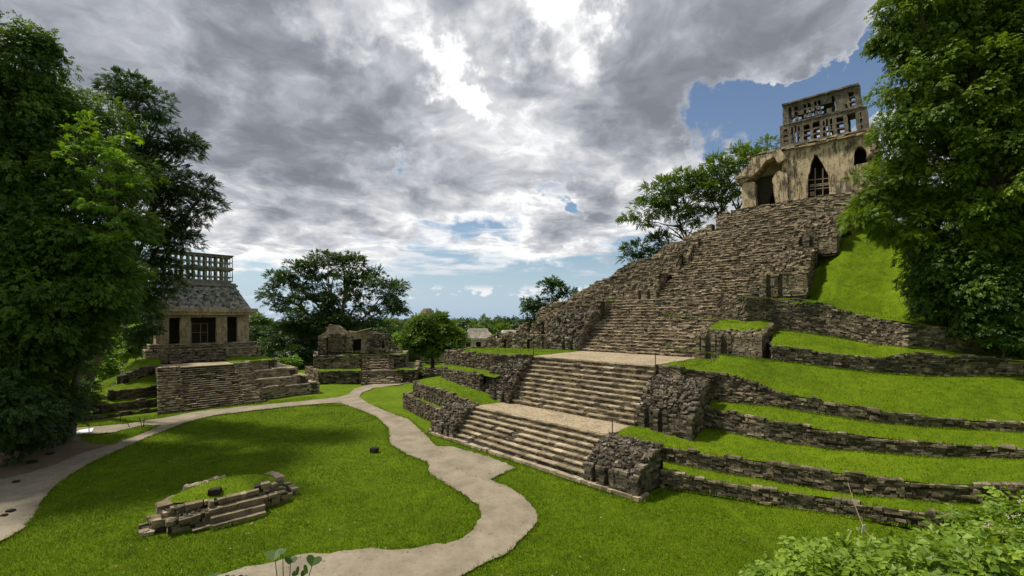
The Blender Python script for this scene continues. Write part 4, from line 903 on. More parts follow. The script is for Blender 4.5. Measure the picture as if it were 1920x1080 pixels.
def tgr(A, B, nb=3): return hfield('grass_terrace', [tf(*a) for a in A], [tf(*b) for b in B], nb, M['turf'], tpl, na=16, amp=.1)
tgr([(e0 - .1, 1.4, z1_ - .02), (tx(676, 1), 1.4, z1_ - .02)], [(e0 - 1.6, 4.3, z1_ + .1), (tx(676, 4), 4.3, z1_ + .1)]); tgr([(tx(742, 1), 1.4, z1_ - .08), (e1, 1.4, z1_ - .08)], [(tx(730, 4), 4.2, z1_ + .05), (e1, 4.6, z1_ + .05)])
tgr([(m0 + 4, 4.5, z2_), (m1, 4.5, z2_)], [(m0 + 4, 6.4, z2_ + .1), (m1, 6.4, z2_ + .1)])
tb_ = empty('ruined_temple', tf(-2, 8, z2_), 'roofless ruined stone temple with one dark doorway and a broken mound of masonry on top', 'temple')
BKt = 6.6; zz = lambda px, py: tp(px, py, BKt); 
panel('wall', [(zz(597, 664)[0], z2_ - .3), (zz(715, 660)[0], z2_ - .3), (zz(715, 626)[0], zz(715, 625)[1]), (zz(690, 622)[0], zz(690, 621)[1]), (zz(650, 622)[0], zz(650, 621)[1]), (zz(636, 612)[0], zz(636, 611)[1]), (zz(618, 610)[0], zz(618, 611)[1]), (zz(610, 622)[0], zz(610, 622)[1]), (zz(597, 630)[0], zz(597, 630)[1])],
      [[(zz(662, 655)[0], z2_ + .2), (zz(677, 655)[0], z2_ + .2), (zz(677, 655)[0], zz(677, 636)[1]), (zz(662, 655)[0], zz(662, 636)[1])], [(zz(626, 655)[0], z2_ + .7), (zz(633, 655)[0], z2_ + .7), (zz(633, 655)[0], zz(633, 648)[1]), (zz(629, 655)[0], zz(629, 634)[1])]], .9, tf(0, BKt), td, M['plaster_sun'], tb_, amp=.08)
acc = Acc()
def tq(px0, px1, py0, py1, b, tz=.45, **k):
    a_, b_ = tp(px0, py0, b), tp(px1, py0, b); wall(acc, [(*tf(a_[0], b)[:2], a_[1], tp(px0, py1, b)[1]), (*tf(b_[0], b)[:2], b_[1], tp(px1, py1, b)[1])], out=1, ch=.2, sl=.42, tb=tz, rag=1.3, jit=.05, core=1.2, **k)
tq(596, 612, 664, 632, 5.6); tq(688, 714, 660, 626, 5.8, .3); tq(616, 648, 660, 626, 6.1, .4); tq(612, 645, 627, 614, 6.8); tq(616, 634, 616, 608, 7.2); tq(720, 732, 660, 632, 6.8, .35); tq(714, 722, 640, 628, 6.8); tq(646, 662, 660, 630, 6.3, .7)
tq(730, 742, 662, 646, 6.4); tq(740, 748, 662, 655, 6.2); tq(700, 720, 662, 656, 4.9); tq(660, 690, 662, 658, 5.0)
rubble(acc, [tf(tx(725, 6), 6, z2_ + .2), tf(tx(752, 5), 5.5, z2_ + .1), tf(tx(752, 8), 8, z2_ + .3), tf(tx(725, 8), 8, z2_ + 1.8)], 60, .3, .5)
acc.build('rubble_wall', M['stone'], tb_)
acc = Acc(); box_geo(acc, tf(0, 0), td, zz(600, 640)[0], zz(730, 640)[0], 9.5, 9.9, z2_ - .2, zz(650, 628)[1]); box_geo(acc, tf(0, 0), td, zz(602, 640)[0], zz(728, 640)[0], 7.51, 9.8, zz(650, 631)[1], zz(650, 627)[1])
acc.build('inner_wall', M['void'], tb_)
acc = Acc(); a_, b_ = tp(668, 624, 6)[0], tp(694, 624, 6)[0]; zt_ = tp(680, 622, 6)[1]
acc.hexa([tf(a_, 5.6, zt_ - .1), tf(b_, 5.6, zt_ + .45), tf(b_, 8.4, zt_ + .55), tf(a_, 8.4, zt_), tf(a_, 5.6, zt_), tf(b_, 5.6, zt_ + .55), tf(b_, 8.4, zt_ + .65), tf(a_, 8.4, zt_ + .1)]); acc.box(tf(b_ - .1, 5.8, zt_ - .2), (.05, .05, .7), T3, TN3)
acc.build('shelter_roof', M['wood'], tb_)
# ------------------------------------------------------------------ small oval shrine on the lawn
ad = np.array([.752, .66]); ad /= np.hypot(*ad); an = np.array([-ad[1], ad[0]]); AO = P(300, 1012, 0)[:2]
def af(s, n, z=0.): q = AO + ad * (s * .88 + .25) + an * n * .93; return np.array([q[0], q[1], z])
A3, AN3 = np.array([*ad, 0]), np.array([*an, 0])
al = empty('round_altar', af(3, 2), 'low ruined stone altar with grass on its top, alone on the left lawn', 'altar')
acc = Acc()
def aw(pts, **k): wall(acc, [(*af(a, b)[:2], zb_, zt__) for a, b, zb_, zt__ in pts], out=1, **{**dict(ch=.2, sl=.5, rag=.15, jit=.03, tb=.42, ts=.15, core=.8, proud=.03), **k})
aw([(0.05, .3, 0, .62), (1.9, .3, 0, .62)]); aw([(-.0, 1.5, 0, .6), (.05, .3, 0, .62)]); aw([(-1.0, 1.0, 0, .22), (-.05, .8, 0, .22)], sl=.6, tb=.7); aw([(-1.1, 2.1, 0, .2), (-1.0, 1.0, 0, .22)], tb=.7)
aw([(-.55, 1.1, 0, .5), (0, 1.0, 0, .5)]); aw([(-.7, 2.4, 0, .5), (-.55, 1.1, 0, .5)]); aw([(4.35, .55, 0, .62), (5.9, .6, .1, .62)]); aw([(5.9, .6, 0, .55), (6.0, 1.8, 0, .5)]); aw([(5.7, 1.3, 0, .3), (6.7, 1.5, 0, .25)], tb=.7); aw([(6.7, 1.5, 0, .25), (6.6, 3.0, 0, .3)], tb=.7)
aw([(1.9, .62, 0, .98), (4.35, .72, 0, .98)]); aw([(.2, 1.0, .5, .95), (1.9, 1.0, .5, .95)]); aw([(4.2, 1.1, .5, 1.15), (5.0, 1.1, .5, 1.15)], tb=.6); aw([(5.0, 1.25, .5, .9), (5.8, 1.5, .5, .8)])
ring = [(.0, 1.1), (-.25, 1.9), (-.3, 2.7), (.2, 3.5), (1.2, 4.2), (2.6, 4.6), (4.0, 4.5), (5.1, 4.0), (5.8, 3.1), (6.0, 2.2), (5.8, 1.5)]
wall(acc, [(*af(a, b)[:2], 0, .92 + .08 * math.sin(k * 1.7)) for k, (a, b) in enumerate(ring)], out=-1, ch=.2, sl=.42, rag=.3, jit=.05, tb=.62, th=.5, core=.7, capt=.15)
acc.build('ring_wall', M['stone'], al)
acc = Acc()
for k, (n0, z_) in enumerate(((-.45, .16), (-.1, .42), (.28, .70))):
    s = 1.95 - .05 * k
    while s < 4.4:
        l = min(random.uniform(.4, .95), 4.45 - s); h_ = (.17, .13, .14)[k]; acc.box(af(s + l / 2, n0 + .42 + random.uniform(-.02, .02), z_ - h_), (l / 2 * .98, .42, h_), A3, AN3, (0, 0, 1), .02, random.uniform(.3, .7)); s += l
acc.box(af(1.5, -.05, .05), (.4, .12, .06), A3, AN3, (0, 0, 1), .03, .8)
acc.build('steps', M['stone'], al)
acc = Acc()
for q in ([(-.6, 1.2), (0, 1.1), (.1, 2.5), (-.6, 2.3)],): acc.hexa([af(x, y, 0) for x, y in q] + [af(x, y, .45) for x, y in q], .4)
for (a0, a1, b0, b1, z_) in ((.1, 1.85, .45, 1.2, .56), (4.4, 5.8, .8, 1.6, .56), (.2, 5.8, 1.2, 3.2, .7)):
    q = [(a0, b0), (a1, b0), (a1, b1), (a0, b1)]; acc.hexa([af(x, y, 0) for x, y in q] + [af(x, y, z_) for x, y in q], .35)
rubble(acc, [af(-.2, 1.2, .55), af(1.2, 1.0, .85), af(1.0, 2.2, .9), af(-.1, 3.2, .6)], 70, .12, .45); rubble(acc, [af(.15, .4, .6), af(1.85, .4, .6), af(1.85, .95, .62), af(.15, .95, .62)], 60, .05, .6)
rubble(acc, [af(4.6, 1.2, .6), af(6.2, 1.5, .4), af(6, 3.4, .5), af(5.2, 2.6, .9)], 40, .13, .5)
acc.build('rubble_fill', M['stone'], al)
cA = [af(.25 + 5.4 * k / 10, 1.0 + .9 * (abs(k - 5) / 5) ** 2, .96) for k in range(11)]; cB = [af(.25 + 5.4 * k / 10, 4.35 - 1.5 * (abs(k - 5) / 5) ** 2.2, .95) for k in range(11)]
hfield('grass_cap', cA, cB, 10, M['turf'], al, na=24, amp=.03, f=lambda x, w: .36 * math.sin(math.pi * w) * math.sin(math.pi * x) ** .5)
def rock(name, c, size, mat, label, cat, n=3, group=None):
    import bmesh
    bm = bmesh.new(); bmesh.ops.create_cube(bm, size=2); bmesh.ops.subdivide_edges(bm, edges=bm.edges[:], cuts=n, use_grid_fill=True)
    for v in bm.verts:
        l = max(abs(x) for x in v.co); r_ = v.co.length; v.co *= (1 + (l / r_ * 1.25 - 1) * .35)
        v.co = Vector([v.co[k] * size[k] * (1 + random.uniform(-.06, .06)) for k in range(3)])
    me = bpy.data.meshes.new(name); bm.to_mesh(me); bm.free(); me.materials.append(mat); o = bpy.data.objects.new(name, me); C.objects.link(o); o.location = c
    return tag(o, label, cat, group)
q = P(403, 929, .98); rk = rock('stone_block', (q[0], q[1], q[2] + .17), (.27, .2, .2), M['stone_dark'], 'dark squared stone block resting on the grass top of the low altar', 'stone'); rk.rotation_euler.z = .3
q = P(702, 848, 0); mo = rock('stone_marker', (q[0], q[1], .15), (.3, .2, .22), M['stone_dark'], 'small dark stone standing alone on the open lawn beside the gravel path', 'stone')
acc = Acc(); acc.box((q[0], q[1] - .2, .2), (.14, .03, .06), t=.05); acc.build('recess_shade', M['void'], mo)  # dark plate on the front face, coloured like the shade of a hollow
for px, py, s_ in ((60, 868, .25), (95, 852, .2), (30, 905, .15), (20, 960, .16), (8, 968, .12)):
    q = P(px, py, 0); rock('fallen_rock', (q[0], q[1], .05), (s_, s_ * .8, s_ * .5), M['rubble'], 'grey rock lying on the bare earth at the left edge, below the dark trees', 'rock', 2, 'rocks on the bare earth')
# ring-shaped platform under the middle tree
rp = P(807, 712, 0); rp_o = empty('round_platform', (rp[0], rp[1] + 2, 0), 'low ring-shaped stone platform at the foot of the round tree', 'platform'); acc = Acc()
def circ(r_, z0, z1, n=20): return [(rp[0] + r_ * math.cos(k / n * 6.2832), rp[1] + 2.2 + r_ * .9 * math.sin(k / n * 6.2832), z0, z1) for k in range(n + 1)]
wall(acc, circ(2.3, 0, 1.0), out=1, ch=.2, sl=.4, rag=1, tb=.3, jit=.04, core=.5); wall(acc, circ(1.7, .9, 1.5), out=1, ch=.17, sl=.35, rag=1, tb=.6, jit=.04, core=.5); acc.build('ring_wall', M['stone_dark'], rp_o)
c_ = circ(2.2, .95, 1); hfield('grass_top', [np.array([x, y, .93]) for x, y, *_ in c_[:11]], [np.array([x, y, .93]) for x, y, *_ in c_[20:9:-1]], 6, M['turf'], rp_o, amp=.05)
# ------------------------------------------------------------------ palace far behind
def far_building(px0, px1, pyb, pyt, D, label, doors=3):
    X0_ = (px0 - 960) / FPX * D; X1_ = (px1 - 960) / FPX * D; zb_ = HC + (600 - pyb) / FPX * D; zt__ = HC + (600 - pyt) / FPX * D; h = zt__ - zb_; b_ = empty('palace_building', ((X0_ + X1_) / 2, D, zb_), label, 'building')
    d = (1, .12); o = np.array([X0_, D, 0]); w = X1_ - X0_; hs = []
    for k in range(doors):
        c__ = w * (k + .5) / doors; hs.append(R4(c__ - w / doors * .24, zb_ + .01 * h, c__ + w / doors * .24, zb_ + h * .36))
    dd = np.array(d) / np.hypot(*d)
    panel('wall', R4(0, zb_, w, zb_ + h * .45), hs, .8, o, dd, M['pale'], b_, amp=.03)
    acc = Acc(); box_geo(acc, o, dd, .4, w - .4, 4, 4.5, zb_, zb_ + h * .44); acc.build('inner_wall', M['void'], b_)
    acc = Acc(); box_geo(acc, o, dd, -.4, w + .4, -.4, 9, zb_ + h * .45, zb_ + h * .55); box_geo(acc, o, dd, 0, w, 0, 8.6, zb_ + h * .55, zb_ + h * .82, taper=w * .1); box_geo(acc, o, dd, w * .14, w * .86, 1.5, 7, zb_ + h * .82, zb_ + h, taper=.5)
    acc.build('roof', M['pale'], b_)
    acc = Acc(); box_geo(acc, o, dd, -1, w + 1, -1.2, 10, zb_ - 5, zb_ - .02); acc.build('base', M['stone'], b_)
far_building(868, 926, 655, 617, 150, 'pale plastered palace building with dark doorways, right of the round tree in the distance')
far_building(934, 990, 648, 620, 140, 'pale sloping-roofed building half hidden behind the ruined chambers', 2)
tw = empty('watch_tower', PD(801, 600, 170), 'tall stone palace tower whose domed top shows above the round tree', 'tower'); acc = Acc(); Dt = 170
for (r_, a, b) in ((4.2, -6, 3.5), (3.2, 3.5, 12.6), (2.9, 12.6, 13.9), (1.9, 13.9, 14.6)):
    n = 12; c = tw.location; V = [(c.x + r_ * math.cos(k / n * 6.283), Dt + r_ * math.sin(k / n * 6.283), a) for k in range(n)] + [(c.x + r_ * .88 * math.cos(k / n * 6.283), Dt + r_ * .88 * math.sin(k / n * 6.283), b) for k in range(n)]
    for k in range(n): acc.faces([V[k], V[(k + 1) % n], V[n + (k + 1) % n], V[n + k]], [[0, 1, 2, 3]], .5)
    for k in range(0, n, 2): acc.faces([V[n + k], V[n + (k + 1) % n], V[n + (k + 2) % n], (c.x, Dt, b)], [[0, 1, 2, 3]], .5)
acc.build('wall', M['stone_tan'], tw)
rp2 = empty('ruined_wall', P(770, 690, 0), 'broken pale walls seen through and below the round tree', 'wall'); acc = Acc()
for (a, b, y0, y1, D) in ((755, 800, 668, 645, 112), (790, 880, 672, 652, 118), (835, 870, 690, 672, 100), (745, 790, 690, 678, 100)):
    wall(acc, [((a - 960) / 800 * D, D, HC + (600 - y0) / 800 * D - 1, HC + (600 - y1) / 800 * D), ((b - 960) / 800 * D, D + 1, HC + (600 - y0) / 800 * D - 1, HC + (600 - y1) / 800 * D)], out=1, ch=.35, sl=.8, th=.8, rag=2.5, jit=.08, tb=.65, core=2)
acc.build('masonry', M['stone_tan'], rp2)
# ------------------------------------------------------------------ posts, ropes, slab, tag
def post(p_, h=.95, lean=(0, 0), label='', group='thin iron barrier posts', r_=.03):
    V = []; n = 6
    for z_, rr in ((0, r_), (h, r_), (h, r_ * 1.5), (h + .05, r_ * 1.3)):
        for k in range(n): V.append((p_[0] + rr * math.cos(k * 6.2832 / n) + lean[0] * z_, p_[1] + rr * math.sin(k * 6.2832 / n) + lean[1] * z_, p_[2] + z_))
    F = [[j * n + k, j * n + (k + 1) % n, (j + 1) * n + (k + 1) % n, (j + 1) * n + k] for j in range(3) for k in range(n)]
    return tag(mk('barrier_post', V, [np.array(F), np.array([[3 * n + k for k in range(n)]])], M['post']), label, 'post', group)
for p_, l in ((fr(15.5, 8.75, 6.58), 'thin post at the far front corner of the upper paved landing'), (fr(3.3, 8.9, 6.58), 'thin post at the near front corner of the upper paved landing'),
              (fr(3.2, 16.9, 6.6), 'thin post at the near foot of the third stairway'), (fr(16.3, 16.9, 6.6), 'thin post at the far foot of the third stairway'),
              (fr(3.35, 2.9, 2.5), 'thin post at the near front corner of the lower paved landing'), (fr(3.2, 5.6, 2.5), 'thin post at the near foot of the second stairway'), (fr(2.6, 24.9, 12.4), 'thin post at the top right of the third stairway')):
    post(p_, .9, label=l, r_=.035)
for px, py, le, l in ((164, 800, (0, 0), 'leftmost barrier post along the small temple path'), (226, 792, (0, 0), 'barrier post on the grass edge below the small temple terraces'), (296, 781, (0, 0), 'barrier post at the left foot of the small temple stairs'), (370, 770, (0, 0), 'barrier post in front of the small temple stairs'), (167, 812, (0, 0), 'barrier post beside the pale slab'),
                      (243, 801, (-.5, 0), 'leaning post on the grass island between the paths'), (269, 800, (.1, 0), 'right post of the pair at the tip of the grass island'), (266, 800, (-.25, 0), 'left post of the pair at the tip of the grass island')):
    post(P(px, py, 0), .8, le, l)
q = [P(135, 816, 0)[:2], P(172, 812, 0)[:2], P(176, 804, 0)[:2], P(150, 808, 0)[:2]]
tag(slab('ground_slab', q, .1, M['white'], None, .12), 'flat pale slab lying on the path edge by the leaning trunk', 'slab')
tgl = PD(1620, 992, 15.0); cord_a = PD(1590, 905, 20.3)
def cord(name, pts, r_, mat, label, cat):
    acc = Acc()
    for a, b in zip(pts[:-1], pts[1:]):
        a, b = np.array(a), np.array(b); x = b - a; L = np.linalg.norm(x); x /= L; y = np.cross(x, (0, 0, 1.)); y /= np.linalg.norm(y); acc.box((a + b) / 2, (L / 2, r_, r_), x, y, np.cross(x, y))
    return tag(acc.build(name, mat), label, cat)
cord('string', [cord_a, PD(1600, 940, 18.5), tgl, PD(1650, 1030, 11.5)], .012, M['wood'], 'thin string stretched down from the lower terrace wall to the undergrowth', 'string')
tg = tag(mk('paper_tag', [tgl + (-.05, 0, .12), tgl + (.06, .02, .16), tgl + (.04, .02, -.12), tgl + (-.08, 0, -.14), tgl + (-.05, .01, .12), tgl + (.06, .03, .16), tgl + (.04, .03, -.12), tgl + (-.08, .01, -.14)], BF, M['white']), 'small white tag hanging on the string at the lower right', 'tag')
#@@PART4
# ------------------------------------------------------------------ foliage
def leaflet(b, d, up, L, w, fold=.25):
    b = np.array(b, float); d = np.array(d, float); d /= np.linalg.norm(d); s = np.cross(up, d); s /= np.linalg.norm(s)
    return [b, b + d * L * .5 + s * w / 2 + np.array(up) * w * fold * .5, b + d * L - np.array(up) * L * .18, b + d * L * .5 - s * w / 2 + np.array(up) * w * fold * .5]
def template(kind):
    q = []; up = np.array([0, 0, 1.])
    if kind == 'pinnate':
        for k in range(5):
            x = .12 + .18 * k; zc = -.22 * x * x
            for sg in (-1, 1): q.append(leaflet((x, 0, zc), (.55, sg, -.15), up, .36 - .03 * k, .2))
        q.append(leaflet((.95, 0, -.2), (1, 0, -.3), up, .3, .14))
    elif kind == 'broad':
        for k, (x, sg) in enumerate(((.05, 1), (.2, -1), (.4, 1), (.55, -1), (.72, .2))):
            q.append(leaflet((x, 0, -.25 * x * x), (.6, sg * .8, -.35), up, .46, .38))
    elif kind == 'palm':
        for k in range(7):
            a = -2.2 + 4.4 * k / 6; q.append(leaflet((0, 0, 0), (math.cos(a), math.sin(a), -.25), up, .62, .24))
    elif kind == 'vine':
        for k in range(6):
            x = .05 + .17 * k; q.append(leaflet((x, 0, 0), (.5, (-1) ** k * .8, .35), up, .34, .24))
    return np.array(q)                     # (leaflets,4,3)
TPL = {k: template(k) for k in ('pinnate', 'broad', 'palm', 'vine')}
def sprays(pos, dirs, size, kind, tint, ups=None):
    n = len(pos); T = TPL[kind]; x = dirs / np.linalg.norm(dirs, axis=1)[:, None]
    u = rng.normal(size=(n, 3)) * .45 + np.array([0, 0, 1.]) if ups is None else ups
    y = np.cross(u, x); y /= np.linalg.norm(y, axis=1)[:, None] + 1e-9; z = np.cross(x, y)
    w = pos[:, None, None, :] + size[:, None, None, None] * (T[None, :, :, 0, None] * x[:, None, None] + T[None, :, :, 1, None] * y[:, None, None] + T[None, :, :, 2, None] * z[:, None, None])
    V = w.reshape(-1, 3); F = np.arange(len(V)).reshape(-1, 4)
    tt = np.repeat(tint, T.shape[0] * 4) + np.repeat(rng.normal(0, .07, n * T.shape[0]), 4)
    return V, F, np.clip(tt, 0, 1)
def tube(acc, pts, radii, n=7):
    pts = np.array(pts, float); V = []
    for k, p_ in enumerate(pts):
        d = pts[min(k + 1, len(pts) - 1)] - pts[max(k - 1, 0)]; d /= np.linalg.norm(d) + 1e-9; a = np.cross(d, (0.3, 1, .1)); a /= np.linalg.norm(a); b = np.cross(d, a)
        for j in range(n): V.append(p_ + radii[k] * (1 + .08 * math.sin(j * 2.1 + k)) * (a * math.cos(j * 6.2832 / n) + b * math.sin(j * 6.2832 / n)))
    acc.faces(V, [[k * n + j, k * n + (j + 1) % n, (k + 1) * n + (j + 1) % n, (k + 1) * n + j] for k in range(len(pts) - 1) for j in range(n)])
def bez(a, b, sag=.0, n=6, jit=.0):
    a, b = np.array(a, float), np.array(b, float); m = (a + b) / 2 + np.array([0, 0, sag]); o = []
    for k in range(n + 1):
        t_ = k / n; p_ = a * (1 - t_) ** 2 + 2 * m * t_ * (1 - t_) + b * t_ ** 2
        o.append(p_ + (rng.normal(0, jit, 3) if 0 < k < n else 0))
    return o
def B(px, py, D, rpx, rpy, rd=None):
    c = PD(px, py, D); rx = rpx / FPX * D; rz = rpy / FPX * D; return (c, np.array([rx, rd if rd else max(rx, rz) * .8, rz]))
def tree(name, label, cat, base, blobs, mat, kind='broad', cr=1.0, cover=1.6, per=60, size=.3, droop=.25, stretch=(1, 1, .75), trunk=.3, limbs=.5, bark='bark', group=None, shell=.8, tvar=.16, forks=None, tb=.45, inner=True, lean=None, top=None):
    """one tree: Empty > trunk (with limbs), crown (leaf clumps)"""
    base = np.array(base, float); root = empty(name, tuple(base), label, cat, group)
    cl = []
    for c, r_ in blobs:
        area = 4 * math.pi * (((r_[0] * r_[1]) ** 1.6 + (r_[0] * r_[2]) ** 1.6 + (r_[1] * r_[2]) ** 1.6) / 3) ** (1 / 1.6)
        n = max(3, int(cover * area / (math.pi * cr * cr)))
        d = rng.normal(size=(n, 3)); d /= np.linalg.norm(d, axis=1)[:, None]
        rad = np.clip(1 - np.abs(rng.normal(0, .22, n)), .25, 1) * rng.uniform(shell, 1.08, n)
        cl.append(np.concatenate([c + d * r_ * rad[:, None], d, np.full((n, 1), 1.)], 1))
    cl = np.concatenate(cl); nC = len(cl)
    P_, D_, T_, S_ = [], [], [], []
    crs = cr * rng.uniform(.55, 1.35, nC); ct = rng.normal(tb, tvar, nC)
    for k in range(nC):
        m = int(per * (crs[k] / cr) ** 2 * rng.uniform(.6, 1.3)) + 2
        d = rng.normal(size=(m, 3)); d /= np.linalg.norm(d, axis=1)[:, None]; d[:, 2] = np.where(d[:, 2] < -.3, -d[:, 2] * .7, d[:, 2])
        rr = rng.uniform(.35, 1.0, m) ** .5; p_ = cl[k, :3] + d * crs[k] * rr[:, None] * np.array(stretch)
        dd = d * .9 + cl[k, 3:6] * .5 + rng.normal(0, .35, (m, 3)); dd[:, 2] -= droop * 2
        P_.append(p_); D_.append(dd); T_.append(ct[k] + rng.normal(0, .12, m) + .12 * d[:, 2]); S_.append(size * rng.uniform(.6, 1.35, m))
    V, F, T = sprays(np.concatenate(P_), np.concatenate(D_), np.concatenate(S_), kind, np.concatenate(T_))
    mk('crown', V, F, M[mat], root, T)
    if trunk:
        acc = Acc(); cen = np.mean([b[0] for b in blobs], axis=0); low = min((b[0] for b in blobs), key=lambda q: q[2])
        fk = forks or 1
        for f in range(fk):
            b0 = base + (rng.normal(0, .35, 3) * np.array([1, 1, 0]) if fk > 1 else 0); fkp = np.array(top, float) if top is not None and f == 0 else base * .45 + cen * .55 + (rng.normal(0, .8, 3) if fk > 1 else 0) + np.array([0, 0, -.05 * (cen[2] - base[2])])
            mid = (b0 + fkp) / 2 + rng.normal(0, trunk * 1.2, 3) * np.array([1, 1, 0])
            pts = [b0 - (0, 0, .3), b0 + (mid - b0) * .12, mid, fkp]; tube(acc, pts, [trunk * 1.5, trunk * 1.1, trunk * .85, trunk * .6], 9)
            idx = rng.permutation(nC)[:max(2, int(nC * limbs / fk))]
            hubs = [fkp + (b[0] - fkp) * .55 for b in blobs]
            for h in hubs if f == 0 or fk > 1 and random.random() < .8 else []:
                if fk > 1 and random.random() < .4: continue
                tube(acc, bez(fkp, h, .1 * np.linalg.norm(h - fkp) * random.uniform(-.5, .8), 5, trunk * .25), np.linspace(trunk * .55, trunk * .26, 6), 7)
            for k in idx:
                h = min(hubs, key=lambda q: np.linalg.norm(q - cl[k, :3]))
                tube(acc, bez(h, cl[k, :3], random.uniform(-.1, .25) * np.linalg.norm(cl[k, :3] - h), 4, trunk * .15), np.linspace(trunk * .24, .012 + trunk * .04, 5), 5)
        acc.build('trunk', M[bark], root, smooth=True)
    return root
# --- jungle on the left
tree('vine_covered_tree', 'tallest dark tree draped in hanging vines, at the left edge of the photo', 'tree', (PD(-40, 700, 31)[0], 31, 0), [B(45, 130, 31, 62, 60), B(25, 230, 31, 80, 90), B(50, 330, 31, 70, 90), B(-30, 300, 31, 80, 200), B(30, 460, 30.5, 85, 100), B(-20, 620, 30, 110, 110), B(60, 590, 31, 70, 90), B(45, 70, 31, 14, 25), B(75, 95, 31, 28, 16)],
     'leaf_mid', 'broad', cr=.95, cover=1.9, per=70, size=.33, droop=.4, stretch=(.9, .9, 1.4), trunk=.6, limbs=.12, bark='bark_dark', tb=.35)
tree('jungle_tree', 'bushy mid-green tree between the vine-covered tree and the feathery tree', 'tree', (PD(60, 700, 33)[0], 33, 0), [B(130, 260, 33, 55, 55), B(175, 340, 32, 75, 70), B(140, 440, 31, 80, 90), B(215, 430, 32, 60, 70), B(190, 520, 32, 70, 60), B(110, 180, 34, 30, 35), B(160, 215, 35, 45, 40), B(205, 250, 35, 45, 45), B(240, 330, 35, 40, 40), B(80, 560, 30, 70, 90), B(120, 600, 34, 70, 80), B(60, 680, 35, 90, 60)],
     'leaf_mid', 'broad', cr=.95, cover=1.7, per=60, size=.3, droop=.35, stretch=(1, 1, 1.1), trunk=.5, limbs=.12, bark='bark_dark', tb=.5)
tree('lime_leaved_tree', 'small bright lime-leaved tree catching the sun in front of the dark jungle', 'tree', (PD(95, 640, 36)[0], 36, 0), [B(200, 255, 28, 45, 20), B(235, 300, 28, 35, 18), B(155, 300, 28, 45, 40), B(250, 345, 28, 22, 14), B(190, 375, 28, 40, 30), B(215, 450, 28, 22, 35), B(150, 235, 28, 35, 20)],
     'leaf_lime', 'palm', cr=.75, cover=.6, per=13, size=.42, droop=.15, stretch=(1, 1, .5), trunk=.09, limbs=.25, tb=.12, top=PD(175, 390, 32))
tree('feathery_tree', 'tree with feathery outer branches reaching right above the small temple roof comb', 'tree', (PD(140, 700, 45)[0], 45, 0), [B(235, 165, 41, 38, 22), B(200, 180, 41, 18, 16), B(275, 200, 41, 40, 30), B(290, 255, 41, 45, 40), B(335, 275, 41, 38, 18), B(370, 350, 40, 38, 24), B(395, 395, 40, 18, 22), B(345, 400, 40, 42, 25), B(290, 350, 40, 55, 55), B(300, 440, 40, 50, 45), B(335, 450, 40, 30, 25), B(255, 330, 40, 40, 60), B(285, 530, 41, 45, 45), B(250, 470, 41, 50, 60), B(240, 560, 42, 50, 45), B(335, 505, 41, 20, 16)],
     'leaf_dark', 'pinnate', cr=.85, cover=1.35, per=42, size=.42, droop=.2, stretch=(1.2, 1.2, .5), trunk=.45, limbs=.3, tb=.45)
tree('leaning_tree', 'tree with a pale leaning trunk standing where the dirt path meets the lawn', 'tree', P(128, 828, 0), [B(160, 560, 34, 80, 40), B(90, 620, 33, 90, 70), B(215, 525, 34, 60, 26), B(130, 640, 34, 55, 45), B(40, 690, 32, 60, 50), B(165, 600, 34, 55, 45), B(100, 540, 33, 70, 40), B(200, 580, 35, 40, 26), B(10, 740, 30, 50, 50), B(60, 740, 33, 60, 50)],
     'leaf_mid', 'pinnate', cr=.95, cover=1.6, per=55, size=.4, droop=.35, stretch=(1, 1, .7), trunk=.36, limbs=.12, tb=.4, top=PD(146, 690, 34.5))
for k, (px, py, D, rx, ry, l) in enumerate(((35, 800, 30, 60, 60, 'dark shrub rising behind the bare earth near the left edge'), (85, 790, 33.5, 42, 50, 'dark shrub close behind the leaning pale trunk'), (70, 640, 33, 80, 80, 'dark hanging foliage mass above the left path bend'), (15, 780, 27, 60, 60, 'dark undergrowth shrub at the left edge behind the bare earth'), (85, 770, 33, 50, 55, 'dark shrub just left of the leaning pale trunk'), (140, 745, 43, 26, 45, 'dark shrub between the leaning trunk and the small temple terraces'), (60, 690, 36, 70, 60, 'dark shrub deep under the jungle canopy on the left'),
                                     (-60, 760, 26, 70, 90, 'dark shrub mostly outside the left edge'), (255, 600, 52, 45, 50, 'dark leafy bush behind the left corner of the small temple'))):
    q = PD(px, py + ry, D); tree('jungle_shrub', l, 'shrub', (q[0], D, max(0, min(q[2], 4))), [B(px, py, D, rx, ry)], 'leaf_dark' if k != 5 else 'leaf_mid', 'broad', cr=.8, cover=1.8, per=55, size=.3, droop=.4, trunk=.06, limbs=.1, bark='bark_dark', group='dark shrubs under the jungle')
for px, py, D, rx, ry, l in ((262, 630, 60, 28, 24, 'bright green bush right beside the wall of the small temple'), (232, 650, 60, 28, 24, 'bright green bush lower down beside the small temple terraces'), (205, 690, 54, 22, 28, 'bright green bush on the slope left of the small temple terraces')):
    q = PD(px, py + ry, D); tree('bright_bush', l, 'bush', (q[0], D, q[2]), [B(px, py, D, rx, ry)], 'leaf_lime', 'broad', cr=.8, cover=1.5, per=26, size=.55, droop=.2, trunk=.05, limbs=.2, tb=.35)
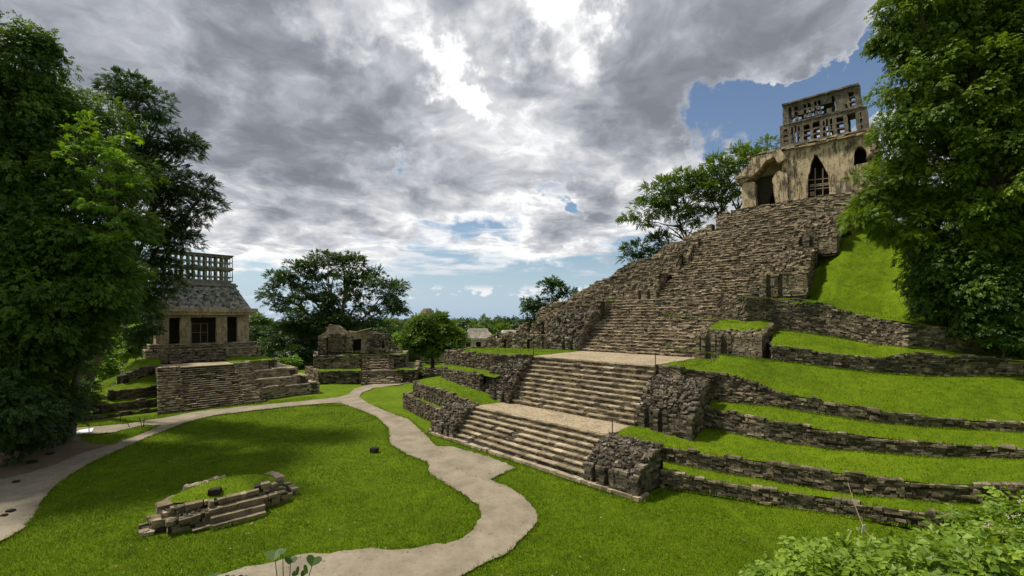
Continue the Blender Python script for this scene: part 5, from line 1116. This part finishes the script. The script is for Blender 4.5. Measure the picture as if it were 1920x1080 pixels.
# --- jungle on the right
tree('vine_draped_tree', 'huge yellow-green tree draped in vines filling the upper right corner', 'tree', (PD(1900, 640, 27)[0] + 2, 27, 7.5), [B(1800, 50, 29, 110, 110), B(1710, 40, 29, 70, 80), B(1725, 150, 29, 60, 80), B(1820, 190, 28, 110, 100), B(1900, 300, 27, 90, 130), B(1900, 80, 28, 90, 120), B(1700, 250, 29, 50, 50), B(1960, 200, 28, 90, 200), B(1860, -60, 30, 150, 80)],
     'leaf_right', 'broad', cr=.8, cover=1.5, per=62, size=.3, droop=.4, stretch=(.9, .9, 1.25), trunk=.6, limbs=.15, bark='bark_dark', tb=.42)
tree('hanging_tree', 'leafy tree whose branches hang over the right shoulder of the great pyramid', 'tree', (PD(1850, 620, 30)[0], 30, 8.5), [B(1760, 330, 30, 80, 75), B(1680, 350, 31, 50, 55), B(1640, 375, 31, 38, 22), B(1625, 415, 31, 38, 28), B(1690, 420, 31, 60, 45), B(1780, 430, 30, 90, 60), B(1870, 440, 29, 80, 80), B(1610, 340, 31, 20, 10), B(1650, 310, 31, 26, 20)],
     'leaf_right', 'pinnate', cr=.8, cover=1.7, per=55, size=.34, droop=.35, stretch=(1, 1, .8), trunk=.4, limbs=.2, tb=.5)
tree('jungle_tree', 'shadowed jungle tree hanging low above the right-hand terraces', 'tree', (PD(1900, 660, 29)[0], 29, 8.0), [B(1770, 510, 30, 62, 60), B(1840, 540, 29, 80, 70), B(1910, 560, 28, 80, 80), B(1760, 575, 30, 35, 30), B(1960, 480, 28, 90, 120), B(1730, 480, 31, 35, 35), B(1740, 545, 31, 30, 40), B(1800, 600, 29.5, 50, 30)],
     'leaf_mid', 'broad', cr=.75, cover=1.7, per=60, size=.28, droop=.4, stretch=(.9, .9, 1.4), trunk=.35, limbs=.15, bark='bark_dark', tb=.35)
for px, py, D, rx, ry, l in ((1880, 640, 28, 60, 30, 'dark shrub at the right edge above the upper terrace wall'),):
    q = PD(px, py + ry, D); tree('jungle_shrub', l, 'shrub', (q[0], D, q[2]), [B(px, py, D, rx, ry)], 'leaf_mid', 'broad', cr=.7, cover=1.6, per=55, size=.28, droop=.3, trunk=.05, limbs=.1, tb=.35)
# --- middle distance
tree('spreading_tree', 'large spreading tree rising behind the ruined temple in the middle distance', 'tree', (PD(625, 690, 96)[0], 96, -1), [B(527, 553, 96, 26, 38), B(560, 520, 96, 28, 28), B(603, 503, 96, 42, 24), B(655, 505, 96, 36, 26), B(700, 528, 96, 26, 26), B(737, 553, 96, 20, 30), B(647, 555, 97, 50, 28), B(575, 590, 96, 60, 38), B(540, 640, 94, 45, 42), B(675, 600, 96, 45, 20), B(730, 585, 96, 20, 14), B(745, 570, 96, 10, 22), B(620, 620, 97, 60, 35)],
     'leaf_dark', 'broad', cr=1.9, cover=1.1, per=60, size=.75, droop=.1, stretch=(1, 1, .7), trunk=.8, limbs=.3, bark='bark', tb=.62)
tree('round_tree', 'round-crowned dark tree growing beside the ring-shaped platform', 'tree', (P(811, 690, 0)[0], 89, -.2), [B(785, 625, 89, 30, 22), B(835, 628, 89, 34, 24), B(808, 608, 89, 38, 18), B(775, 645, 88, 22, 20), B(848, 645, 88, 25, 22), B(812, 640, 88, 40, 24), B(800, 660, 88, 24, 14)],
     'leaf_mid', 'broad', cr=1.3, cover=1.7, per=50, size=.62, droop=.1, stretch=(1, 1, .7), trunk=.42, limbs=.3, bark='bark_dark', tb=.75)
tree('slender_tree', 'leafy tree behind the left ruined end of the great pyramid', 'tree', (PD(1020, 660, 74)[0], 74, 2), [B(1000, 575, 74, 22, 20), B(1037, 548, 74, 20, 22), B(1062, 556, 74, 16, 10), B(988, 595, 74, 16, 20), B(1012, 600, 74, 20, 22), B(1048, 575, 74, 20, 20), B(1040, 532, 74, 8, 10)],
     'leaf_dark', 'broad', cr=1.15, cover=1.2, per=46, size=.55, droop=.15, trunk=.3, limbs=.3, tb=.6)
tree('airy_tree', 'airy many-stemmed tree on the back of the pyramid just left of the top temple', 'tree', (PD(1345, 430, 61)[0], 61, 20), [B(1345, 318, 61, 34, 26), B(1392, 300, 61, 30, 24), B(1418, 282, 61, 12, 12), B(1372, 345, 61, 30, 22), B(1330, 360, 61, 34, 20), B(1380, 372, 61, 18, 12), B(1320, 340, 61, 26, 18), B(1360, 395, 61, 20, 12), B(1440, 275, 61, 10, 8)],
     'leaf_mid', 'pinnate', cr=.9, cover=.8, per=22, size=.75, droop=.1, stretch=(1.2, 1.2, .5), trunk=.2, limbs=.5, forks=3, bark='bark_dark', tb=.62)
tree('airy_tree', 'airy wide-spreading tree on the back of the pyramid, left of the first one', 'tree', (PD(1300, 450, 62)[0], 62, 18.5), [B(1240, 362, 62, 38, 22), B(1285, 340, 62, 34, 20), B(1215, 395, 62, 30, 13), B(1262, 395, 62, 34, 16), B(1300, 378, 62, 30, 20), B(1205, 415, 62, 16, 8), B(1310, 405, 62, 26, 14), B(1262, 350, 62, 26, 16), B(1180, 408, 62, 12, 6), B(1290, 430, 62, 24, 12)],
     'leaf_mid', 'pinnate', cr=.9, cover=.8, per=22, size=.75, droop=.1, stretch=(1.2, 1.2, .5), trunk=.2, limbs=.5, forks=3, bark='bark_dark', tb=.6)
tree('low_airy_tree', 'small feathery tree low on the left shoulder of the pyramid', 'tree', (PD(1215, 520, 62)[0], 62, 14), [B(1196, 470, 62, 26, 14), B(1245, 455, 62, 24, 18), B(1225, 480, 62, 20, 12), B(1182, 485, 62, 10, 6)],
     'leaf_dark', 'pinnate', cr=.85, cover=1.0, per=24, size=.7, droop=.1, stretch=(1.2, 1.2, .5), trunk=.15, limbs=.5, bark='bark_dark', tb=.55)
for k, (px, py, D, rx, ry, l, mt) in enumerate(((482, 608, 120, 22, 20, 'pale green tree just right of the small temple', 'leaf_mid'), (495, 645, 105, 34, 32, 'dark tree filling the gap right of the small temple', 'leaf_dark'), (545, 668, 90, 38, 20, 'dark low tree behind the stepped platform corner', 'leaf_dark'),
      (735, 640, 125, 32, 22, 'hazy tree to the left of the round tree', 'leaf_dark'), (765, 660, 110, 20, 16, 'shrubby tree behind the ruined temple right end', 'leaf_mid'), (585, 640, 104, 36, 34, 'tree standing in the shade of the large spreading tree', 'leaf_dark'))):
    tree('background_tree', l, 'tree', (PD(px, py, D)[0], D, -1.5), [B(px, py, D, rx, ry), B(px + rx * .5, py + ry * .5, D, rx * .7, ry * .7), B(px - rx * .4, py + ry * .7, D, rx * .7, ry * .6)], mt, 'broad', cr=1.7, cover=1.5, per=40, size=.85, droop=.15, trunk=.35, limbs=.15, tb=.5, group='trees behind the temples')
for px, py, rx, ry, D, l in ((742, 638, 8, 8, 84, 'tiny bright bush at the right end of the ruined temple'), (757, 682, 14, 10, 86, 'dark bush below the ruined temple platform'), (856, 690, 8, 10, 80, 'bright bush beside the round tree trunk'), (765, 672, 12, 8, 90, 'small bush between ruined temple and round tree'), (545, 678, 14, 9, 78, 'bright leafy bush left of the middle platform')):
    q = PD(px, py + ry, D); tree('low_bush', l, 'bush', (q[0], D, q[2]), [B(px, py, D, rx, ry)], 'leaf_lime' if 'bright' in l else 'leaf_mid', 'broad', cr=.7, cover=1.4, per=22, size=.6, trunk=.04, limbs=.1, tb=.3)
# far rainforest canopy
kinds = []
random.seed(11)
far = [(878, 606, 190, 16, 7), (905, 603, 210, 18, 6), (925, 612, 200, 18, 9), (945, 606, 230, 20, 6), (893, 616, 180, 18, 8), (962, 612, 190, 22, 9), (985, 615, 180, 16, 10), (940, 624, 170, 20, 12), (915, 622, 175, 16, 10), (870, 614, 200, 14, 8), (850, 606, 230, 16, 7), (720, 618, 180, 22, 12), (760, 608, 210, 20, 8), (735, 606, 240, 18, 6), (700, 612, 200, 16, 10), (1005, 612, 220, 16, 8)]
for k in range(34):
    px = random.uniform(400, 1060); D = random.uniform(260, 520); far.append((px, 600 + random.uniform(7, 10) + 1000 / D, D, random.uniform(11, 17), random.uniform(4, 6)))
for k, (px, py, D, rx, ry) in enumerate(far):
    c = PD(px, py, D); mt = ('leaf_far', 'leaf_mid', 'leaf_dark')[k % 3]
    tree('rainforest_tree', 'flat-crowned rainforest tree on the far plain below the horizon', 'tree', (c[0], D, float(terr(c[0], D))), [B(px, py, D, rx, ry), B(px + rx * .4, py + ry * .5, D, rx * .8, ry * .7)], mt, 'broad', cr=2.6 * D / 220, cover=1.1, per=16, size=1.9 * D / 220, droop=.05, stretch=(1, 1, .5), trunk=.5, limbs=.1, tb=.55, group='trees on the far plain')
# canopy mass beyond, one uncountable wood
n = 9000; yy = 110 + rng.uniform(0, 1, n) ** 1.6 * 2300; xx = rng.uniform(-1.15, 1.15, n) * (yy + 30)
k_ = ~((yy < 185) & (xx > -45 - (yy - 110) * .3) & (xx < 60)); xx, yy = xx[k_], yy[k_]; zz_ = terr(xx, yy) + rng.uniform(2, 8, len(xx)) * np.clip((yy - 90) / 60, .3, 1) + 3 * np.sin(xx * .05) * np.sin(yy * .04)
zz_ = np.minimum(zz_, 10 - yy * .010 - (2.2 + yy * .011) * 1.5); d_ = rng.normal(size=(len(xx), 9, 3)) * np.array([1, 1, .45]); sz = (2.2 + yy * .011)
pos = np.stack([xx, yy, zz_], 1)[:, None, :] + d_ * sz[:, None, None] * 1.3
V, F, T = sprays(pos.reshape(-1, 3), (d_ + np.array([0, 0, -.2])).reshape(-1, 3), np.repeat(sz, 9), 'broad', np.repeat(np.clip(rng.normal(.45, .2, len(xx)), 0, 1), 9))
tag(mk('rainforest', V, F, M['leaf_far'], None, T), 'unbroken dark rainforest canopy covering the plain beyond the ruins', 'forest', kind='stuff')
# ferns and young palms
def fern(p_, R_, n, label, name='fern', mat='leaf_lime', arch=.5):
    root = empty(name, tuple(p_), label, 'plant'); P_, D_, S_ = [], [], []
    for k in range(n):
        a = k / n * 6.283 + random.uniform(-.3, .3); o = np.array([math.cos(a), math.sin(a), 0]); L = R_ * random.uniform(.7, 1.1)
        for j in range(5):
            t_ = j / 5; h = L * (1.5 * t_ - 1.3 * t_ * t_) * arch * 1.6; P_.append(np.array(p_) + o * L * t_ * .9 + (0, 0, h + .05)); D_.append(o + (0, 0, (1.5 - 2.6 * t_) * arch)); S_.append(L * .42)
    V, F, T = sprays(np.array(P_), np.array(D_), np.array(S_), 'pinnate', np.full(len(P_), .4), np.tile([0, 0, 1.], (len(P_), 1))); mk('frond', V, F, M[mat], root, T)
q = CH[6][11]; fern(q + (0, .6, .1), 1.0, 9, 'young palm on the grass above the long upper wall'); fern(q + (-1.6, .9, .1), .7, 8, 'low fern on the grass beside the upper buttress')
q = CH[10][11]; fern(q + (1.6, .5, 0), 1.5, 10, 'large dark fern beneath the trees at the right edge', mat='leaf_mid'); fern(PD(900, 655, 78) * 0 + P(545, 700, 0), 1.8, 9, 'bright palm-like plant between the two temple platforms')
# --- undergrowth on the bank at lower right, near the camera
def gpt(px, D, dz=0): x = (px - 960) / FPX * D; return np.array([x, D, float(terr(x, D)) + dz])
bl = [(1560, 1075, 10.5), (1640, 1066, 10), (1700, 1085, 9), (1770, 1060, 9.5), (1500, 1092, 11), (1840, 1040, 10), (1910, 1000, 10.5), (1850, 1080, 8), (1930, 1045, 8.5), (1600, 1090, 8.5), (1740, 1090, 7.5), (1900, 1080, 7), (1470, 1095, 12), (1960, 975, 10)]
for k, (px, py, D) in enumerate(bl):
    c = PD(px, py, D); g = float(terr(c[0], D)); r_ = random.uniform(.75, 1.0)
    tree('leafy_shrub', 'leafy bright green undergrowth shrub on the near bank at the lower right', 'shrub', (c[0], D, g), [(c - (0, 0, r_ * .25), np.array([r_ * 1.15, r_, r_ * .5])), (c - (0, 0, r_ * .9), np.array([r_ * 1.2, r_, r_ * .7]))], 'leaf_bush', 'broad', cr=.32, cover=1.5, per=13, size=.29, droop=.15, stretch=(1, 1, .7), trunk=.02, limbs=.05, tb=.5, group='undergrowth shrubs on the near bank')
def flower(px, py, D, h):
    c = PD(px, py, D); root = empty('flower_stalk', (c[0], c[1], c[2] - h), 'slender stalk with a cluster of small pale flowers above the lower right shrubs', 'flower', 'pale flowers in the undergrowth'); acc = Acc(); tube(acc, [c - (0.05, 0, h), c - (.02, 0, h * .5), c], [.006, .005, .004], 5); acc.build('stem', M['leaf_bush'], root)
    n = 14; d = rng.normal(size=(n, 3)); V, F, T = sprays(c + d * .022, d, np.full(n, .022), 'palm', np.full(n, .5)); mk('petals', V, F, M['petal'], root, T)
for px, py, D in ((1590, 995, 10), (1607, 990, 10.1), (1846, 985, 8.5), (1856, 982, 8.6), (1893, 968, 8), (1908, 965, 8.1), (1881, 998, 8), (1912, 940, 8.3), (1684, 1015, 9.5), (1640, 1012, 10)): flower(px, py, D, .45)
def blade_plant(px, py, D, n, label):
    c = PD(px, py, D); root = empty('grassy_plant', tuple(c), label, 'plant'); acc = Acc()
    for k in range(n):
        a = random.uniform(0, 6.28); o = np.array([math.cos(a), math.sin(a), 0]); s = np.array([-o[1], o[0], 0]); L = random.uniform(.3, .5); pts = [c + o * L * .5 * t_ ** 1.5 + (0, 0, L * (1.3 * t_ - .5 * t_ * t_)) for t_ in (0, .33, .66, 1)]; w = [.012, .024, .018, .002]
        acc.faces([q_ for p_, w_ in zip(pts, w) for q_ in (p_ - s * w_, p_ + s * w_)], [[0, 1, 3, 2], [2, 3, 5, 4], [4, 5, 7, 6]], .6)
    acc.build('blades', M['leaf_bush'], root)
blade_plant(1585, 1030, 9.6, 9, 'upright broad-bladed plant left of the white tag'); blade_plant(1625, 1035, 9.4, 6, 'small grassy plant just below the white tag'); blade_plant(1740, 1070, 7.4, 9, 'arching strap-leaved plant among the lower right shrubs')
# heart-leaved sprig close to the camera at the bottom
root = empty('leafy_sprig', PD(545, 1180, 3.2), 'heart-leaved sprig poking up at the bottom edge in front of the path', 'plant'); acc = Acc(); st_ = Acc()
for px, py, wd, ang, k in ((515, 1036, .17, .1, .8), (545, 1046, .12, -.2, .5), (588, 1047, .15, -.3, .6), (556, 1068, .10, .9, .5), (572, 1066, .11, 1.2, .7), (400, 1076, .09, .1, .4), (430, 1080, .10, -.1, .5), (455, 1080, .09, -.3, .4), (530, 1030, .08, .2, .8)):
    wd *= .8; c = PD(px, py + 4, 3.2); ca, sa = math.cos(ang), math.sin(ang); n_ = np.array([0, -.55, .83]); ex = np.array([ca, 0.2, sa]); ex /= np.linalg.norm(ex); ey = np.cross(n_, ex); ey /= np.linalg.norm(ey)
    o_ = [c]; shp = [(0, .32), (.25, .5), (.5, .42), (.6, .1), (.45, -.25), (.2, -.45), (0, -.62), (-.2, -.45), (-.45, -.25), (-.6, .1), (-.5, .42), (-.25, .5)]
    for x, y in shp: o_.append(c + ex * x * wd * .8 + ey * y * wd * .6 + np.cross(ex, ey) * (.12 * wd * (abs(x) * 1.2)))
    acc.faces(o_, [[0, i_, i_ + 1, (i_ + 1) % 12 + 1 if i_ + 1 < 12 else 1] for i_ in range(1, 12, 2)][:6], k * .5)
    tube(st_, bez(PD(535 + (px - 535) * .3, 1180, 3.2), c, .02, 5), [.006, .005, .004, .004, .003, .003], 5)
acc.build('leaves', M['leaf_mid'], root); st_.build('stems', M['leaf_mid'], root)
# ------------------------------------------------------------------ grass blades on the lawns
def inpoly(q, x, y):
    c = np.zeros(len(x), bool); j = len(q) - 1
    for i_ in range(len(q)):
        xi, yi = q[i_]; xj, yj = q[j]; m_ = ((yi > y) != (yj > y)) & (x < (xj - xi) * (y - yi) / (yj - yi + 1e-12) + xi); c ^= m_; j = i_
    return c
def blades(name, pos, h, label):
    n = len(pos); a = rng.uniform(0, 6.283, n); s = np.stack([np.cos(a), np.sin(a), 0 * a], 1); w = h * .13 * rng.uniform(.7, 1.4, n); ln = rng.normal(0, .45, (n, 3)); ln[:, 2] = 0
    V = np.stack([pos - s * w[:, None], pos + s * w[:, None], pos + (ln + np.array([0, 0, 1.])) * h[:, None]], 1).reshape(-1, 3); V[:, 2] -= .01
    T = np.repeat(np.clip(.45 + .14 * np.sin(pos[:, 0] * .6 + 2 * np.sin(pos[:, 1] * .35)) * np.sin(pos[:, 1] * .5) + .16 * np.sin(pos[:, 0] * 3.1 + 2.4 * np.sin(pos[:, 1] * 1.7)) * np.sin(pos[:, 1] * 2.9 + 2 * np.sin(pos[:, 0] * 1.3)) + rng.normal(0, .26, n), 0, 1), 3)
    return tag(mk(name, V, np.arange(3 * n).reshape(-1, 3), M['blade'], None, T), label, 'grass', kind='stuff')
n = 900000; D_ = 12 + 52 * rng.uniform(0, 1, n) ** 1.5; r_ = rng.uniform(-1.15, .95, n); x_ = r_ * (D_ + 3); y_ = D_
q0 = NC; A_ = (x_ - q0[0]) * UA[0] + (y_ - q0[1]) * UA[1]; B_ = (x_ - q0[0]) * VB[0] + (y_ - q0[1]) * VB[1]
keep = ~((B_ > -.15) & (A_ > -.3)) & ~((A_ <= -.3) & (y_ > np.interp(x_, [c[0][0] for c in CH], [c[0][1] for c in CH]) - .1) & (x_ > 7))
jx, jy = rng.normal(0, .13, (2, n)) * np.where(rng.uniform(0, 1, n) < .12, 3, 1)
for pp in PATHS: keep &= ~inpoly(pp[::2] if len(pp) > 400 else pp, x_ + jx, y_ + jy)
S_ = (x_ - SO[0]) * sd[0] + (y_ - SO[1]) * sd[1]; N_ = (x_ - SO[0]) * sn[0] + (y_ - SO[1]) * sn[1]; keep &= ~((N_ > -.1) & (S_ < 7.5))
S_ = (x_ - AO[0]) * ad[0] + (y_ - AO[1]) * ad[1]; N_ = (x_ - AO[0]) * an[0] + (y_ - AO[1]) * an[1]; keep &= ~((N_ > .25) & (N_ < 4.0) & (S_ > -.4) & (S_ < 5.9))
x_, y_ = x_[keep], y_[keep]; z_ = terr(x_, y_) - .03 + .035 * np.sin(x_ * .9 + 1.3 * np.sin(y_ * .5)) + .03 * np.sin(y_ * 1.3 + x_ * .31)
blades('lawn_grass', np.stack([x_, y_, z_], 1), rng.uniform(.04, .08, len(x_)) * (1 + y_ / 60), 'short mown grass blades all over the lawn')
PP = []
for V, F in TURF:
    V = np.asarray(V); F = np.asarray(F); c = V[F].mean(1); e1 = V[F[:, 1]] - V[F[:, 0]]; e2 = V[F[:, 3]] - V[F[:, 0]]; ar = np.linalg.norm(np.cross(e1, e2), axis=1)
    ln_ = np.clip(ar * 150 * np.clip(22 / np.linalg.norm(c - (0, 0, 10), axis=1), .1, 1.5) ** 1.7, 0, 400); nn = rng.poisson(ln_); idx = np.repeat(np.arange(len(F)), nn); u, v = rng.uniform(0, 1, (2, len(idx), 1))
    A4 = V[F[idx]]; PP.append((A4[:, 0] * (1 - u) + A4[:, 1] * u) * (1 - v) + (A4[:, 3] * (1 - u) + A4[:, 2] * u) * v)
PP = np.concatenate(PP); blades('terrace_grass', PP, rng.uniform(.04, .10, len(PP)) * (1 + PP[:, 1] / 60), 'longer grass blades growing on the terraces and walls')

# longer tufts where walls and path edges meet the turf
TF = []
def line_tufts(pts, n_per_m, off, sp):
    pts = np.array(pts, float)
    for a, b in zip(pts[:-1], pts[1:]):
        L = np.linalg.norm(b - a); n_ = int(L * n_per_m)
        if n_ < 1 or L > 40: continue
        q_ = a + (b - a) * rng.uniform(0, 1, (n_, 1)); q_[:, 1] += off; q_[:, :2] += rng.normal(0, sp, (n_, 2)); TF.append(q_)
for k in (0, 2, 4, 6, 8, 10): line_tufts([c[k] for c in CH], 110, -.1, .07)
for k in (1, 3, 5, 7): line_tufts([c[k] for c in CH], 25, .05, .12)
line_tufts([fr(-.3, -.3, .05), fr(20.2, -.3, .05)], 60, -.05, .08); line_tufts([fr(-.3, -.2, .02), fr(-.3, 2.6, .02)], 100, 0, .08)
line_tufts([af(-1.2, .8, .02), af(0, .2, .02), af(1.9, 0, .02), af(1.9, -.55, .02), af(4.5, -.55, .02), af(4.6, .4, .02), af(6, .5, .02), af(6.8, 1.4, .02)], 70, -.05, .05)
for q_ in PATHS:
    z3 = np.concatenate([q_, np.zeros((len(q_), 1))], 1); z3 = z3[(z3[:, 1] < 50) & (z3[:, 1] > 12)]; z3 = z3[np.concatenate([[True], np.linalg.norm(np.diff(z3, axis=0), axis=1) < 2])]; line_tufts(z3, 90, 0, .13); line_tufts(z3, 22, 0, .35)
TF = np.concatenate(TF)
for pp in PATHS: TF = TF[~inpoly(pp, TF[:, 0], TF[:, 1] - .12) | (rng.uniform(0, 1, len(TF)) < .12)]
blades('edge_tufts', TF, rng.uniform(.07, .17, len(TF)), 'longer unmown grass along wall feet and path edges')
n = 900; D_ = 14 + 40 * rng.uniform(0, 1, n) ** 1.2; r_ = rng.uniform(-1.1, .6, n); x_ = r_ * D_; A_ = (x_ - q0[0]) * UA[0] + (D_ - q0[1]) * UA[1]; B_ = (x_ - q0[0]) * VB[0] + (D_ - q0[1]) * VB[1]; kk = ~((B_ > -.5)) & (x_ > -34); x_, D_ = x_[kk], D_[kk]
V, F, T = sprays(np.stack([x_, D_, terr(x_, D_) + .07], 1), rng.normal(size=(len(x_), 3)) * np.array([1, 1, .15]), rng.uniform(.05, .12, len(x_)), 'broad', rng.uniform(0, 1, len(x_)))
M['litter'] = leaf_mat('dry_leaves', (.16, .10, .04), (.3, .22, .1), (.5, .45, .33), .1); tag(mk('fallen_leaves', V, F, M['litter'], None, T), 'dry fallen leaves scattered over lawn and path', 'leaf litter', kind='stuff')
